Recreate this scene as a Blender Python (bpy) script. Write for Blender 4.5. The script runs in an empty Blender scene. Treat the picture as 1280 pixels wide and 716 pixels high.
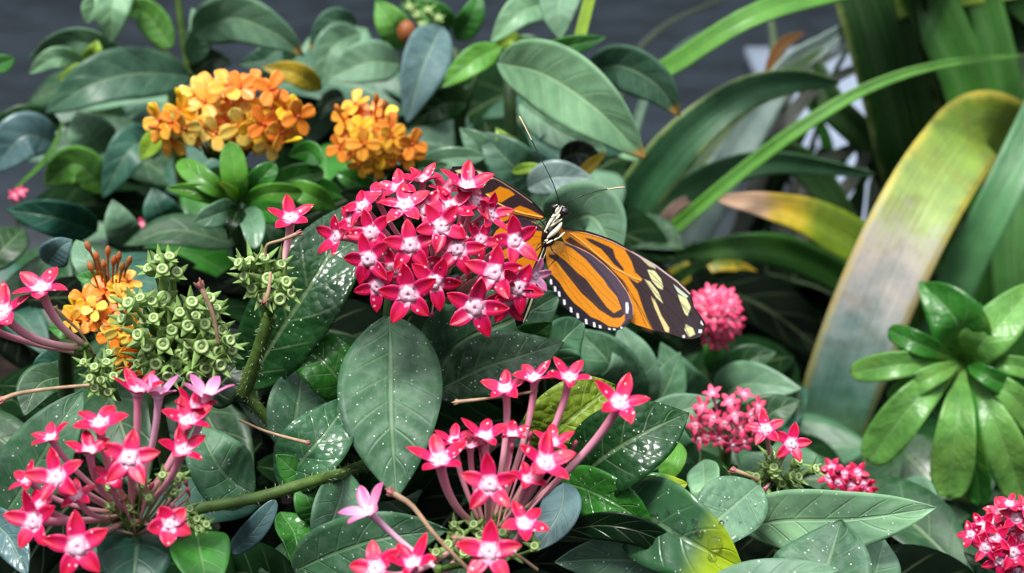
import bpy, math, random
import numpy as np
from mathutils import Vector, Matrix

random.seed(7)
SC = bpy.context.scene
COL = SC.collection
PI = math.pi

# ------------------------------------------------------------------ camera
CZ, PITCH, FOCAL = 0.465, math.radians(25), 50.0
CAM = Vector((0, 0, CZ))
RIGHT = Vector((1, 0, 0))
UP = Vector((0, math.sin(PITCH), math.cos(PITCH)))
FWD = Vector((0, math.cos(PITCH), -math.sin(PITCH)))
K = 36.0 / FOCAL / 1280.0          # metres per pixel at one metre

def S(d):
    return K * d

def P(x, y, d):
    """the point that the photograph shows at pixel x, y, standing d metres along the view axis"""
    return CAM + FWD * d + RIGHT * ((x - 640) * K * d) + UP * ((358 - y) * K * d)

cam_data = bpy.data.cameras.new('camera')
cam = bpy.data.objects.new('camera', cam_data)
COL.objects.link(cam)
cam.location = CAM
cam.rotation_euler = (PI / 2 - PITCH, 0, 0)
cam_data.lens = FOCAL
cam_data.sensor_width = 36
cam_data.clip_start = 0.01
cam_data.clip_end = 50
cam_data.dof.use_dof = True
cam_data.dof.focus_distance = 0.312
cam_data.dof.aperture_fstop = 19
SC.camera = cam

def lin(r, g, b):
    f = lambda c: (c / 255 / 12.92) if c / 255 <= 0.04045 else ((c / 255 + 0.055) / 1.055) ** 2.4
    return (f(r), f(g), f(b), 1.0)

# ------------------------------------------------------------------ objects
def tag(o, label=None, cat=None, group=None, kind=None):
    if label: o['label'] = label
    if cat: o['category'] = cat
    if group: o['group'] = group
    if kind: o['kind'] = kind
    return o

def thing(name, loc, label, cat, group=None):
    o = bpy.data.objects.new(name, None)
    o.empty_display_size = 0.01
    COL.objects.link(o)
    o.location = loc
    return tag(o, label, cat, group)

def origin_of(parent):
    v = Vector((0, 0, 0))
    while parent is not None:
        v += parent.location
        parent = parent.parent
    return v

class MB:
    """collects world-space vertices and faces, then links them as one mesh object"""
    def __init__(s):
        s.v, s.f, s.m, s.uv = [], [], [], []
    def grid(s, rows, uvs=None, mat=0, close=False):
        b, nr, nc = len(s.v), len(rows), len(rows[0])
        for r in rows: s.v.extend(r)
        for i in range(nr):
            for j in range(nc):
                s.uv.append(uvs[i][j] if uvs else (j / max(1, nc - 1), i / max(1, nr - 1)))
        for i in range(nr - 1):
            for j in range(nc if close else nc - 1):
                k = (j + 1) % nc
                s.f.append((b + i * nc + j, b + i * nc + k, b + (i + 1) * nc + k, b + (i + 1) * nc + j))
                s.m.append(mat)
    def fan(s, ring, tip, mat=0, uv=(0, 0)):
        b = len(s.v)
        s.v.extend(ring); s.v.append(tip)
        s.uv.extend([uv] * (len(ring) + 1))
        n = len(ring)
        for j in range(n):
            s.f.append((b + j, b + (j + 1) % n, b + n)); s.m.append(mat)
    def tube(s, path, radii, mat=0, sides=8, caps=True):
        pts = [Vector(p) for p in path]
        if not hasattr(radii, '__len__'): radii = [radii] * len(pts)
        prev = None
        rows, uvs = [], []
        for i, p in enumerate(pts):
            t = (pts[min(i + 1, len(pts) - 1)] - pts[max(i - 1, 0)])
            t = t.normalized() if t.length > 1e-9 else Vector((0, 0, 1))
            a = prev if prev is not None else (Vector((0, 0, 1)) if abs(t.z) < .9 else Vector((1, 0, 0)))
            n = (a - t * a.dot(t)).normalized()
            prev = n
            b = t.cross(n)
            rows.append([p + (n * math.cos(q) + b * math.sin(q)) * radii[i] for q in [2 * PI * k / sides for k in range(sides)]])
            uvs.append([(k / sides, i / max(1, len(pts) - 1)) for k in range(sides)])
        s.grid(rows, uvs, mat, close=True)
        if caps:
            s.fan(rows[0][::-1], pts[0], mat, (0, 0))
            s.fan(rows[-1], pts[-1], mat, (0, 1))
    def ball(s, c, r, mat=0, seg=8, rings=5, ax=None, stretch=1.0):
        c = Vector(c)
        ax = Vector(ax).normalized() if ax is not None else Vector((0, 0, 1))
        a = Vector((1, 0, 0)) if abs(ax.x) < .9 else Vector((0, 1, 0))
        e1 = (a - ax * a.dot(ax)).normalized(); e2 = ax.cross(e1)
        rows = []
        for i in range(1, rings):
            th = PI * i / rings
            rows.append([c + ax * (-math.cos(th) * r * stretch) + (e1 * math.cos(q) + e2 * math.sin(q)) * (math.sin(th) * r)
                         for q in [2 * PI * k / seg for k in range(seg)]])
        s.grid(rows, None, mat, close=True)
        s.fan(rows[0][::-1], c - ax * r * stretch, mat)
        s.fan(rows[-1], c + ax * r * stretch, mat)
    def build(s, name, mats, parent=None, smooth=True, color=None, solid=0.0, off=0.0):
        o0 = origin_of(parent)
        me = bpy.data.meshes.new(name)
        me.from_pydata([tuple(Vector(v) - o0) for v in s.v], [], s.f)
        if not isinstance(mats, (list, tuple)): mats = [mats]
        for m in mats: me.materials.append(m)
        me.polygons.foreach_set('material_index', s.m)
        me.polygons.foreach_set('use_smooth', [smooth] * len(s.f))
        uvl = me.uv_layers.new(name='UVMap')
        li = np.empty(len(me.loops), dtype=np.int32)
        me.loops.foreach_get('vertex_index', li)
        uva = np.array(s.uv, dtype=np.float32)[li]
        uvl.data.foreach_set('uv', uva.ravel())
        me.update()
        o = bpy.data.objects.new(name, me)
        COL.objects.link(o)
        if parent is not None: o.parent = parent
        if color: o.color = color if len(color) == 4 else (*color, 1)
        if solid:
            md = o.modifiers.new('thickness', 'SOLIDIFY')
            md.thickness = solid; md.offset = off
        return o

def spline(pts, n):
    """Catmull-Rom through pts, n+1 samples spread by chord length"""
    p = [Vector(q) for q in pts]
    if len(p) == 2:
        return [p[0].lerp(p[1], i / n) for i in range(n + 1)]
    p = [p[0] * 2 - p[1]] + p + [p[-1] * 2 - p[-2]]
    fine = []
    for i in range(1, len(p) - 2):
        a, b, c, d = p[i - 1:i + 3]
        for k in range(24):
            t = k / 24
            fine.append(.5 * ((2 * b) + (c - a) * t + (2 * a - 5 * b + 4 * c - d) * t * t + (3 * b - a - 3 * c + d) * t ** 3))
    fine.append(p[-2])
    L = [0]
    for i in range(1, len(fine)): L.append(L[-1] + (fine[i] - fine[i - 1]).length)
    out, j = [], 0
    for i in range(n + 1):
        q = L[-1] * i / n
        while j < len(L) - 2 and L[j + 1] < q: j += 1
        f = (q - L[j]) / max(1e-9, L[j + 1] - L[j])
        out.append(fine[j].lerp(fine[j + 1], min(1, max(0, f))))
    return out

# ------------------------------------------------------------------ materials
class NT:
    def __init__(s, name):
        s.m = bpy.data.materials.new(name); s.m.use_nodes = True
        s.t = s.m.node_tree; s.t.nodes.clear()
        s.out = s.n('ShaderNodeOutputMaterial')
    def n(s, kind, **kw):
        nd = s.t.nodes.new(kind)
        for k, v in kw.items(): setattr(nd, k, v)
        return nd
    def link(s, a, b): s.t.links.new(a, b)
    def val(s, sock, v):
        if isinstance(v, (int, float, tuple, list)): sock.default_value = v
        else: s.link(v, sock)
    def math(s, op, a, b=0.0, c=0.0, clamp=False):
        nd = s.n('ShaderNodeMath', operation=op); nd.use_clamp = clamp
        s.val(nd.inputs[0], a); s.val(nd.inputs[1], b); s.val(nd.inputs[2], c)
        return nd.outputs[0]
    def mix(s, f, a, b, blend='MIX'):
        nd = s.n('ShaderNodeMix', data_type='RGBA', blend_type=blend)
        s.val(nd.inputs[0], f); s.val(nd.inputs[6], a); s.val(nd.inputs[7], b)
        return nd.outputs[2]
    def step(s, x, lo, hi, to0=0.0, to1=1.0):
        nd = s.n('ShaderNodeMapRange', interpolation_type='SMOOTHSTEP')
        s.val(nd.inputs['Value'], x)
        nd.inputs['From Min'].default_value = lo; nd.inputs['From Max'].default_value = hi
        nd.inputs['To Min'].default_value = to0; nd.inputs['To Max'].default_value = to1
        return nd.outputs[0]
    def noise(s, vec, scale, detail=3, rough=.55):
        nd = s.n('ShaderNodeTexNoise'); s.link(vec, nd.inputs['Vector'])
        nd.inputs['Scale'].default_value = scale; nd.inputs['Detail'].default_value = detail
        nd.inputs['Roughness'].default_value = rough
        return nd.outputs['Fac']
    def uv(s):
        u = s.n('ShaderNodeUVMap'); u.uv_map = 'UVMap'
        sp = s.n('ShaderNodeSeparateXYZ'); s.link(u.outputs[0], sp.inputs[0])
        return u.outputs[0], sp.outputs[0], sp.outputs[1]
    def objvec(s):
        return s.n('ShaderNodeTexCoord').outputs['Object']
    def bsdf(s, color, rough=.5, spec=.5, normal=None, transl=0.0, tcol=None, **kw):
        b = s.n('ShaderNodeBsdfPrincipled')
        s.val(b.inputs['Base Color'], color); s.val(b.inputs['Roughness'], rough)
        s.val(b.inputs['Specular IOR Level'], spec)
        for k, v in kw.items(): s.val(b.inputs[k.replace('_', ' ')], v)
        if normal is not None: s.link(normal, b.inputs['Normal'])
        sh = b.outputs[0]
        if transl > 0:
            tr = s.n('ShaderNodeBsdfTranslucent'); s.val(tr.inputs[0], tcol if tcol is not None else color)
            mx = s.n('ShaderNodeMixShader'); mx.inputs[0].default_value = transl
            s.link(sh, mx.inputs[1]); s.link(tr.outputs[0], mx.inputs[2])
            sh = mx.outputs[0]
        s.link(sh, s.out.inputs[0])
        return s.m
    def bump(s, h, strength=.4, dist=.001):
        b = s.n('ShaderNodeBump'); b.inputs['Strength'].default_value = strength
        b.inputs['Distance'].default_value = dist; s.link(h, b.inputs['Height'])
        return b.outputs[0]

def leaf_mat(name, veins=8, vein=.5, rough=.45, spec=.4, transl=.12, speck=0.0, rugose=0.0, tip=None, edge=None, ramp=None, mottle=.35, blotch=None, bloom=.0):
    """leaf pigment: the leaf's own colour (object colour), paler midrib and side veins, mottling, dust specks, browned tip or edge"""
    q = NT(name)
    uvv, u, v = q.uv()
    ov = q.objvec()
    base = q.n('ShaderNodeObjectInfo').outputs['Color']
    rnd = q.n('ShaderNodeObjectInfo').outputs['Random']
    a = q.math('MULTIPLY', q.math('ABSOLUTE', q.math('SUBTRACT', u, .5)), 2.0)
    nz = q.noise(ov, 90, 4, .6)
    nz2 = q.noise(ov, 420, 3, .6)
    if ramp:
        cr = q.n('ShaderNodeValToRGB')
        el = cr.color_ramp.elements
        el[0].position, el[0].color = ramp[0][0], ramp[0][1]
        el[1].position, el[1].color = ramp[-1][0], ramp[-1][1]
        for pos, c in ramp[1:-1]:
            e = el.new(pos); e.color = c
        q.link(q.math('ADD', v, q.math('MULTIPLY', q.math('SUBTRACT', nz, .5), .12)), cr.inputs[0])
        base = cr.outputs[0]
    dark = q.mix(1.0, base, (.55, .62, .6, 1), 'MULTIPLY')
    lite = q.mix(.35, base, q.mix(1.0, base, (1.5, 1.45, 1.2, 1), 'MULTIPLY'))
    col = q.mix(q.step(nz, .5 - mottle, .5 + mottle), dark, lite)
    if bloom > 0:
        col = q.mix(q.math('MULTIPLY', q.step(nz2, .35, .75), bloom), col, lin(150, 172, 160))
    # veins
    if veins > 0:
        mid = q.step(a, .085, .02)
        ph = q.math('SUBTRACT', q.math('MULTIPLY', v, float(veins)), q.math('MULTIPLY', a, 1.25))
        tri = q.math('ABSOLUTE', q.math('SUBTRACT', q.math('FRACT', ph), .5))
        lat = q.math('MULTIPLY', q.step(tri, .085, .0), q.step(a, 1.0, .5))
        vm = q.math('MAXIMUM', mid, q.math('MULTIPLY', lat, .55))
        hgt = q.math('ADD', q.math('MULTIPLY', vm, -1.0), q.math('MULTIPLY', nz2, .5))
    else:
        st = q.n('ShaderNodeCombineXYZ'); q.link(q.math('MULTIPLY', u, 34.0), st.inputs[0]); q.link(q.math('MULTIPLY', v, 1.6), st.inputs[1]); q.link(rnd, st.inputs[2])
        vm = q.step(q.noise(st.outputs[0], 1.0, 2), .42, .68)
        hgt = vm
    col = q.mix(q.math('MULTIPLY', vm, vein), col, q.mix(.55, base, lin(165, 190, 140)))
    if blotch:
        bz = q.noise(ov, 55, 4, .65)
        col = q.mix(q.math('MULTIPLY', q.step(bz, .52, .62), blotch[1]), col, blotch[0])
    if edge:
        ez = q.math('ADD', a, q.math('MULTIPLY', q.math('SUBTRACT', nz, .5), .5))
        col = q.mix(q.math('MULTIPLY', q.step(ez, edge[1], min(1.05, edge[1] + .35)), edge[2]), col, edge[0])
    if tip:
        tz = q.math('ADD', v, q.math('MULTIPLY', q.math('SUBTRACT', nz, .5), .14))
        col = q.mix(q.step(tz, tip[1], tip[1] + (.05 if len(tip) < 3 else .22)), col, tip[0])
        col = q.mix(q.step(tz, tip[1] + .06, tip[1] + .1) if len(tip) < 3 else q.step(tz, tip[2], tip[2] + .03), col, lin(70, 45, 25))
    if speck > 0:
        vo = q.n('ShaderNodeTexVoronoi'); q.link(ov, vo.inputs['Vector']); vo.inputs['Scale'].default_value = 1000
        sepc = q.n('ShaderNodeSeparateColor'); q.link(vo.outputs['Color'], sepc.inputs[0])
        big = q.math('MULTIPLY', q.step(sepc.outputs[0], 1 - speck, 1 - speck + .02), q.step(vo.outputs['Distance'], .24, .12))
        col = q.mix(q.math('MULTIPLY', big, .85), col, lin(228, 236, 228))
    if rugose > 0:
        vr = q.n('ShaderNodeTexVoronoi'); q.link(ov, vr.inputs['Vector']); vr.inputs['Scale'].default_value = 520
        hgt = q.math('ADD', hgt, q.math('MULTIPLY', vr.outputs['Distance'], rugose * -3.0))
    nrm = q.bump(hgt, .5, .0004)
    tcol = q.mix(1.0, col, (1.3, 1.5, .5, 1), 'MULTIPLY')
    return q.bsdf(col, q.math('ADD', rough, q.math('MULTIPLY', nz2, .15)), spec, nrm, transl, tcol)

BROWN = lin(150, 110, 70)
M = {}
M['pent'] = leaf_mat('pentas_leaf', 7, .34, .42, .4, .10, speck=.24, bloom=.22, mottle=.25)
M['under'] = leaf_mat('shaded_leaf', 6, .2, .6, .04, .05, mottle=.25)  # dull surface for the leaf colours that imitate shade
M['wet'] = leaf_mat('wet_leaf', 7, .45, .16, .6, .12, speck=.25, rugose=.5)
M['plain'] = leaf_mat('shrub_leaf', 6, .45, .36, .45, .12, bloom=.08, mottle=.22)
M['matt'] = leaf_mat('matt_leaf', 8, .55, .5, .35, .12, bloom=.2)
M['tipped'] = leaf_mat('brown_tipped_leaf', 8, .55, .45, .35, .15, tip=(lin(190, 150, 80), .90), bloom=.12)
M['glossy'] = leaf_mat('glossy_leaf', 6, .35, .2, .5, .18, mottle=.3)
M['palm'] = leaf_mat('bumpy_bright_leaf', 7, .35, .26, .45, .22, mottle=.2, rugose=.25, blotch=(lin(150, 175, 80), .2))
M['yellow'] = leaf_mat('yellowing_leaf', 6, .3, .35, .4, .2, blotch=(lin(70, 110, 35), .8))
M['rugose'] = leaf_mat('rough_bright_leaf', 6, .3, .4, .5, .2, speck=.4, rugose=1.0)
M['yellowtip'] = leaf_mat('yellow_tipped_leaf', 6, .35, .18, .6, .15, tip=(lin(165, 190, 40), .62, .97), speck=.1, blotch=(lin(40, 110, 20), .5))
M['strap'] = leaf_mat('strap_leaf', 0, .25, .28, .5, .12)
M['strap_edge'] = leaf_mat('pale_edged_strap_leaf', 0, .2, .3, .5, .12, edge=(lin(150, 165, 95), .80, .7))
M['strap_big'] = leaf_mat('yellowing_sheen_strap_leaf', 0, .25, .34, .5, .10,
    ramp=[(0, lin(110, 150, 55)), (.18, lin(125, 172, 95)), (.28, lin(138, 198, 180)), (.36, lin(185, 212, 214)), (.42, lin(222, 218, 222)), (.48, lin(222, 208, 204)), (.54, lin(150, 172, 95)), (.72, lin(125, 158, 48)), (1, lin(150, 160, 50))],  # pale middle: bleached tissue with reflected sky painted into the colour
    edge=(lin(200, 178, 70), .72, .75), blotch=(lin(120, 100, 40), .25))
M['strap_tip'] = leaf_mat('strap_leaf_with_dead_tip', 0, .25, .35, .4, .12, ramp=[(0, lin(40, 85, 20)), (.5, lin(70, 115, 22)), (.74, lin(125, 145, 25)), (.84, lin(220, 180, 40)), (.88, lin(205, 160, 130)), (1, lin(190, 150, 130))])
M['dead'] = leaf_mat('dead_leaf', 0, .3, .7, .2, .1)

def petal_mat(name, stops, rough=.27, transl=.12, speck=0.0, own=False, edgec=None, veil=.3):
    """petal pigment along the petal (0 throat, 1 tip); own=True multiplies by the object's own colour"""
    q = NT(name)
    uvv, u, v = q.uv()
    ov = q.objvec()
    cr = q.n('ShaderNodeValToRGB')
    el = cr.color_ramp.elements
    el[0].position, el[0].color = stops[0]
    el[1].position, el[1].color = stops[-1]
    for p, c in stops[1:-1]:
        e = el.new(p); e.color = c
    q.link(v, cr.inputs[0])
    col = cr.outputs[0]
    if own: col = q.mix(1.0, col, q.n('ShaderNodeObjectInfo').outputs['Color'], 'MULTIPLY')
    st = q.n('ShaderNodeCombineXYZ'); q.link(q.math('MULTIPLY', u, 9.0), st.inputs[0]); q.link(v, st.inputs[1])
    nz = q.noise(st.outputs[0], 1.4, 3)
    col = q.mix(q.math('MULTIPLY', q.step(nz, .4, .8), veil), col, q.mix(.35, col, (1, .22, .5, 1) if not own else (1, .9, .5, 1)))
    if edgec:
        a = q.math('MULTIPLY', q.math('ABSOLUTE', q.math('SUBTRACT', u, .5)), 2.0)
        col = q.mix(q.math('MULTIPLY', q.step(a, .75, 1.0), .55), col, edgec)
    if speck > 0:
        vo = q.n('ShaderNodeTexVoronoi'); q.link(ov, vo.inputs['Vector']); vo.inputs['Scale'].default_value = 800
        sepc = q.n('ShaderNodeSeparateColor'); q.link(vo.outputs['Color'], sepc.inputs[0])
        big = q.math('MULTIPLY', q.step(sepc.outputs[0], 1 - speck, 1 - speck + .02), q.step(vo.outputs['Distance'], .3, .15))
        col = q.mix(q.math('MULTIPLY', big, .7), col, lin(255, 225, 235))
    return q.bsdf(col, rough, .4, q.bump(nz, .3, .0004), transl, col)

WHITE = (1, 1, 1, 1)
M['petal'] = petal_mat('crimson_petal', [(0, lin(250, 200, 225)), (.16, lin(250, 190, 218)), (.27, lin(214, 24, 96)), (.7, lin(194, 0, 48)), (1, lin(202, 4, 52))], speck=.3, edgec=lin(236, 60, 130))
M['petal_back'] = petal_mat('mauve_petal', [(0, lin(245, 200, 225)), (.5, lin(225, 140, 185)), (1, lin(205, 90, 150))], speck=.1)
M['petal_far'] = petal_mat('pink_petal', [(0, lin(255, 205, 220)), (.3, lin(245, 95, 135)), (1, lin(232, 45, 95))])
M['tube'] = petal_mat('pink_flower_tube', [(0, lin(250, 145, 182)), (.5, lin(250, 180, 200)), (1, lin(232, 184, 172))], transl=.2)
M['tube_pale'] = petal_mat('mauve_flower_tube', [(0, lin(235, 170, 205)), (1, lin(235, 205, 215))], transl=.08)
M['ixora'] = petal_mat('orange_petal', [(0, (1, .5, .25, 1)), (.15, (1, .85, .6, 1)), (.7, WHITE), (1, WHITE)], own=True, transl=.15)
M['ixora_tube'] = petal_mat('orange_flower_tube', [(0, lin(220, 110, 30)), (1, lin(190, 70, 30))])

def flat_mat(name, col, rough=.5, spec=.4, nscale=150, var=.35, col2=None, bump=.3, own=False, transl=0.0, **kw):
    q = NT(name)
    ov = q.objvec()
    nz = q.noise(ov, nscale, 4)
    c = q.n('ShaderNodeObjectInfo').outputs['Color'] if own else col
    dk = col2 if col2 else (col[0] * (1 - var), col[1] * (1 - var), col[2] * (1 - var), 1)
    if own: dk = q.mix(1.0, c, (1 - var, 1 - var, 1 - var, 1), 'MULTIPLY')
    cc = q.mix(q.step(nz, .3, .7), dk, c)
    return q.bsdf(cc, rough, spec, q.bump(nz, bump, .0005), transl, cc, **kw)

M['throat'] = flat_mat('hairy_pale_throat', lin(248, 205, 225), .8, .2, 2500, .25)
M['hole'] = flat_mat('throat_opening', lin(215, 130, 175), .8, .2, 900, .3)
M['calyx'] = flat_mat('green_calyx', lin(142, 176, 98), .5, .4, 400, .35, transl=.1)
M['calyx_rim'] = flat_mat('pale_calyx_rim', lin(184, 206, 142), .5, .4, 400, .2)
M['calyx_in'] = flat_mat('calyx_disc', lin(140, 172, 100), .5, .4, 400, .3)
M['stem'] = flat_mat('green_stem', lin(88, 118, 52), .5, .4, 260, .45, transl=0)
M['stem_dark'] = flat_mat('dark_green_stem', lin(52, 78, 40), .5, .4, 260, .45)
M['hair'] = flat_mat('pale_stem_hair', lin(170, 185, 150), .6, .3)
M['dry'] = flat_mat('dry_stalk', lin(190, 158, 128), .7, .2, 400, .4)
M['withered'] = flat_mat('withered_petal', lin(180, 120, 115), .7, .2, 400, .5)
M['bud'] = flat_mat('bud_pink', lin(200, 90, 120), .5, .4, 300, .3, own=True)
# ------------------------------------------------------------------ plant parts
def prof_ovate(v):  return (v ** .74) * ((1 - v) ** .95) / .313
def prof_lance(v):  return (v ** .8) * ((1 - v) ** .85) / .322
def prof_obov(v):   return (v ** .95) * ((1 - v) ** .55) / .345
def prof_round(v):  return (v ** .5) * ((1 - v) ** .5) / .5
def prof_strap(v):  return min(1, .55 + v * 1.2) * min(1, ((1 - v) * 3.2) ** .6)
def prof_open(v):   return min(1, .7 + v)
def prof_pal(v):    return max(.10, (v ** 1.15) * ((1 - v) ** .42) / .40)
PROF = dict(ovate=prof_ovate, lance=prof_lance, obov=prof_obov, round=prof_round, strap=prof_strap, open=prof_open, pal=prof_pal)

COLR = dict(pent=lin(64, 110, 76), pentD=lin(32, 74, 36), grey=lin(104, 144, 114), greyD=lin(66, 106, 84), pale=lin(130, 176, 134), teal=lin(44, 94, 78),
            palm=lin(108, 164, 80), bright=lin(92, 156, 52), lime=lin(150, 185, 55), fresh=lin(56, 126, 44), yellow=lin(196, 166, 48), dark=lin(14, 40, 16), darker=lin(6, 17, 7),  # dark and darker put the shade of the gaps into filler leaves' colour
            strap=lin(54, 114, 36), strapB=lin(52, 104, 68), strapL=lin(98, 164, 58), strapM=lin(84, 142, 92), strapD=lin(22, 66, 14), olive=lin(128, 152, 40), blue=lin(92, 124, 130), silver=lin(150, 172, 172), brown=lin(120, 75, 40), rose=lin(190, 150, 140))

LEAFSURF = {}

def leaf(parent, pts, w, col='pent', mat='pent', shape='ovate', roll=0, twist=0, fold=12, wave=.05, bulge=.06, nv=7, n=34, m=10, name='leaf', thick=.0003, keep=None, petiole=True, world=False):
    p3 = [Vector(p) for p in pts] if world else [P(*p) for p in pts]
    mid = spline(p3, n)
    if world: W = w / 2
    else: W = w * S(sum(p[2] for p in pts) / len(pts)) / 2
    f = PROF[shape]
    rows, uvs, norms = [], [], []
    ph = random.uniform(0, 6.28); fo = math.radians(fold)
    for i, p in enumerate(mid):
        v = i / n
        t = (mid[min(i + 1, n)] - mid[max(i - 1, 0)]).normalized()
        tc = (CAM - p).normalized()
        n0 = tc - t * tc.dot(t)
        n0 = n0.normalized() if n0.length > .05 else (Vector((0, 0, 1)) - t * t.z).normalized()
        sd = t.cross(n0).normalized()
        r = math.radians(roll + twist * (v - .5))
        nn = n0 * math.cos(r) + sd * math.sin(r)
        sd = t.cross(nn).normalized()
        hw = W * max(f(v), .035 if petiole else 0)
        if i == n and shape not in ('open',): hw = W * .01
        row, ur = [], []
        for j in range(m + 1):
            x = -1 + 2 * j / m
            ax = abs(x)
            h = hw * ax * math.sin(fo) + W * wave * math.sin(v * 11 + ph + (1.3 if x > 0 else 0)) * ax * ax
            if bulge: h += W * bulge * (abs(math.sin(PI * (nv * v - 1.25 * ax * 1.0))) - .5) * 4 * ax * (1 - ax) * min(1, hw / W * 1.5)
            row.append(p + sd * (x * hw * math.cos(fo)) + nn * h)
            ur.append(((x + 1) / 2, v))
        rows.append(row); uvs.append(ur); norms.append(nn)
    b = MB(); b.grid(rows, uvs)
    o = b.build(name, M[mat], parent, color=COLR[col] if isinstance(col, str) else col, solid=thick)
    if keep: LEAFSURF[keep] = (rows, norms)
    return o

def stem(parent, pts, r0, r1=None, mat='stem', name='stem', world=True, n=18, sides=10, hairs=0):
    p3 = [Vector(p) if world else P(*p) for p in pts]
    path = spline(p3, n)
    r1 = r0 if r1 is None else r1
    b = MB(); b.tube(path, [(r0 + (r1 - r0) * i / n) * random.uniform(.94, 1.06) for i in range(n + 1)], sides=sides)
    if hairs:
        for _ in range(hairs):
            i = random.randrange(1, n); p = path[i].lerp(path[i + 1], random.random())
            t = (path[i + 1] - path[i]).normalized(); e1, e2, nn = frame(t)
            q = random.uniform(0, 6.28); d = e1 * math.cos(q) + e2 * math.sin(q)
            r = r0 + (r1 - r0) * i / n
            b.tube([p + d * r * .9, p + d * (r + .0005) + t * .0002, p + d * (r + .0008) + t * random.uniform(-.0003, .0006)], [.00007, .00005, .00001], 1, 4, caps=False)
    return b.build(name, [M[mat], M['hair']], parent)

def frame(nv):
    nv = nv.normalized()
    a = UP - nv * UP.dot(nv)
    if a.length < .05: a = RIGHT - nv * RIGHT.dot(nv)
    e2 = a.normalized(); e1 = e2.cross(nv)
    return e1, e2, nv

def facing(C, tx, ty):
    """a direction that looks at the camera, tilted tx to the right and ty upwards (1 = 45 degrees)"""
    tc = (CAM - C).normalized()
    return (tc + RIGHT * tx + UP * ty).normalized()

def bez(a, b, c, n):
    return [a * (1 - t) ** 2 + b * 2 * t * (1 - t) + c * t * t for t in [i / n for i in range(n + 1)]]

def pentas(parent, C, nv, R, B, rot=None, cup=.25, wid=.325, np_=5, mats=('petal', 'tube'), tube=.10, low=False, recurve=.0, name='floret', gap=None):
    """one star flower: five pointed petals, pale hairy throat, long tube down to B with a small green calyx"""
    e1, e2, nv = frame(nv)
    rot = random.uniform(0, 72) if rot is None else rot
    b = MB()
    ns, mm = (5, 2) if low else (9, 4)
    for k in range(np_):
        if gap is not None and k in gap: continue
        th = math.radians(rot + 90 + 360 / np_ * k + random.uniform(-6, 6))
        d = e1 * math.cos(th) + e2 * math.sin(th)
        s = nv.cross(d)
        Rk = R * random.uniform(.92, 1.08); ck = cup + random.uniform(-.10, .10); tw = random.uniform(-.3, .3); bend = random.uniform(-.22, .16)
        rows, uvs = [], []
        for i in range(ns + 1):
            v = i / ns
            r = Rk * (.10 + .90 * v)
            h = Rk * (ck * v - recurve * v * v - .12 * abs(ck) * v ** 3 + bend * v * v)
            hw = R * wid * (.52 + 1.25 * v - .6 * v * v) * (1 - v ** 2.1) ** .95 * .98
            row = []
            for j in range(mm + 1):
                x = -1 + 2 * j / mm
                row.append(C + d * r + nv * (h + hw * (.42 * abs(x) - .14) + hw * tw * x) + s * (x * hw))
            rows.append(row); uvs.append([((j / mm), v) for j in range(mm + 1)])
        b.grid(rows, uvs, 0)
    # throat: hairy ring with a small opening
    if not low:
        sd = 14
        rows = []
        for rr, hh in ((.26, .02), (.22, .09), (.15, .13), (.075, .135), (.04, .11)):
            rows.append([C + nv * (R * (hh + random.uniform(-.012, .02))) + (e1 * math.cos(q) + e2 * math.sin(q)) * (R * rr * random.uniform(.78, 1.22)) for q in [2 * PI * k / sd for k in range(sd)]])
        b.grid(rows, None, 2, close=True)
        b.fan(rows[-1], C + nv * R * .09, 3)
    else:
        b.ball(C + nv * R * .02, R * .17, 2, 6, 4)
    # tube
    L = (B - C).length
    path = bez(C + nv * R * .03, C - nv * min(L * .55, R * 2.2), B, 4 if low else 10)
    nn = len(path) - 1
    rad = [R * tube * (1.75 if i == 0 else 1.35 - .5 * i / nn) for i in range(nn + 1)]
    b.tube(path, rad, 1, 5 if low else 8, caps=False)
    if not low:
        b.ball(path[-1], R * tube * 1.35, 4, 6, 4)
    return b.build(name, [M[mats[0]], M[mats[1]], M['throat'], M['hole'], M['calyx']], parent, solid=R * .022)

def pentas_bud(parent, C, nv, L, B, r=.16, col=lin(205, 60, 105), name='bud'):
    b = MB(); nv = nv.normalized()
    path = [C - nv * L * .5, C - nv * L * .2, C, C + nv * L * .25, C + nv * L * .42, C + nv * L * .5]
    b.tube(path, [L * r * k for k in (.5, .62, 1, 1.05, .65, .1)], 0, 8)
    b.tube(bez(C - nv * L * .45, C - nv * L * .9, B, 6), L * r * .45, 1, 6)
    return b.build(name, [M['bud'], M['tube']], parent, color=col)

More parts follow.
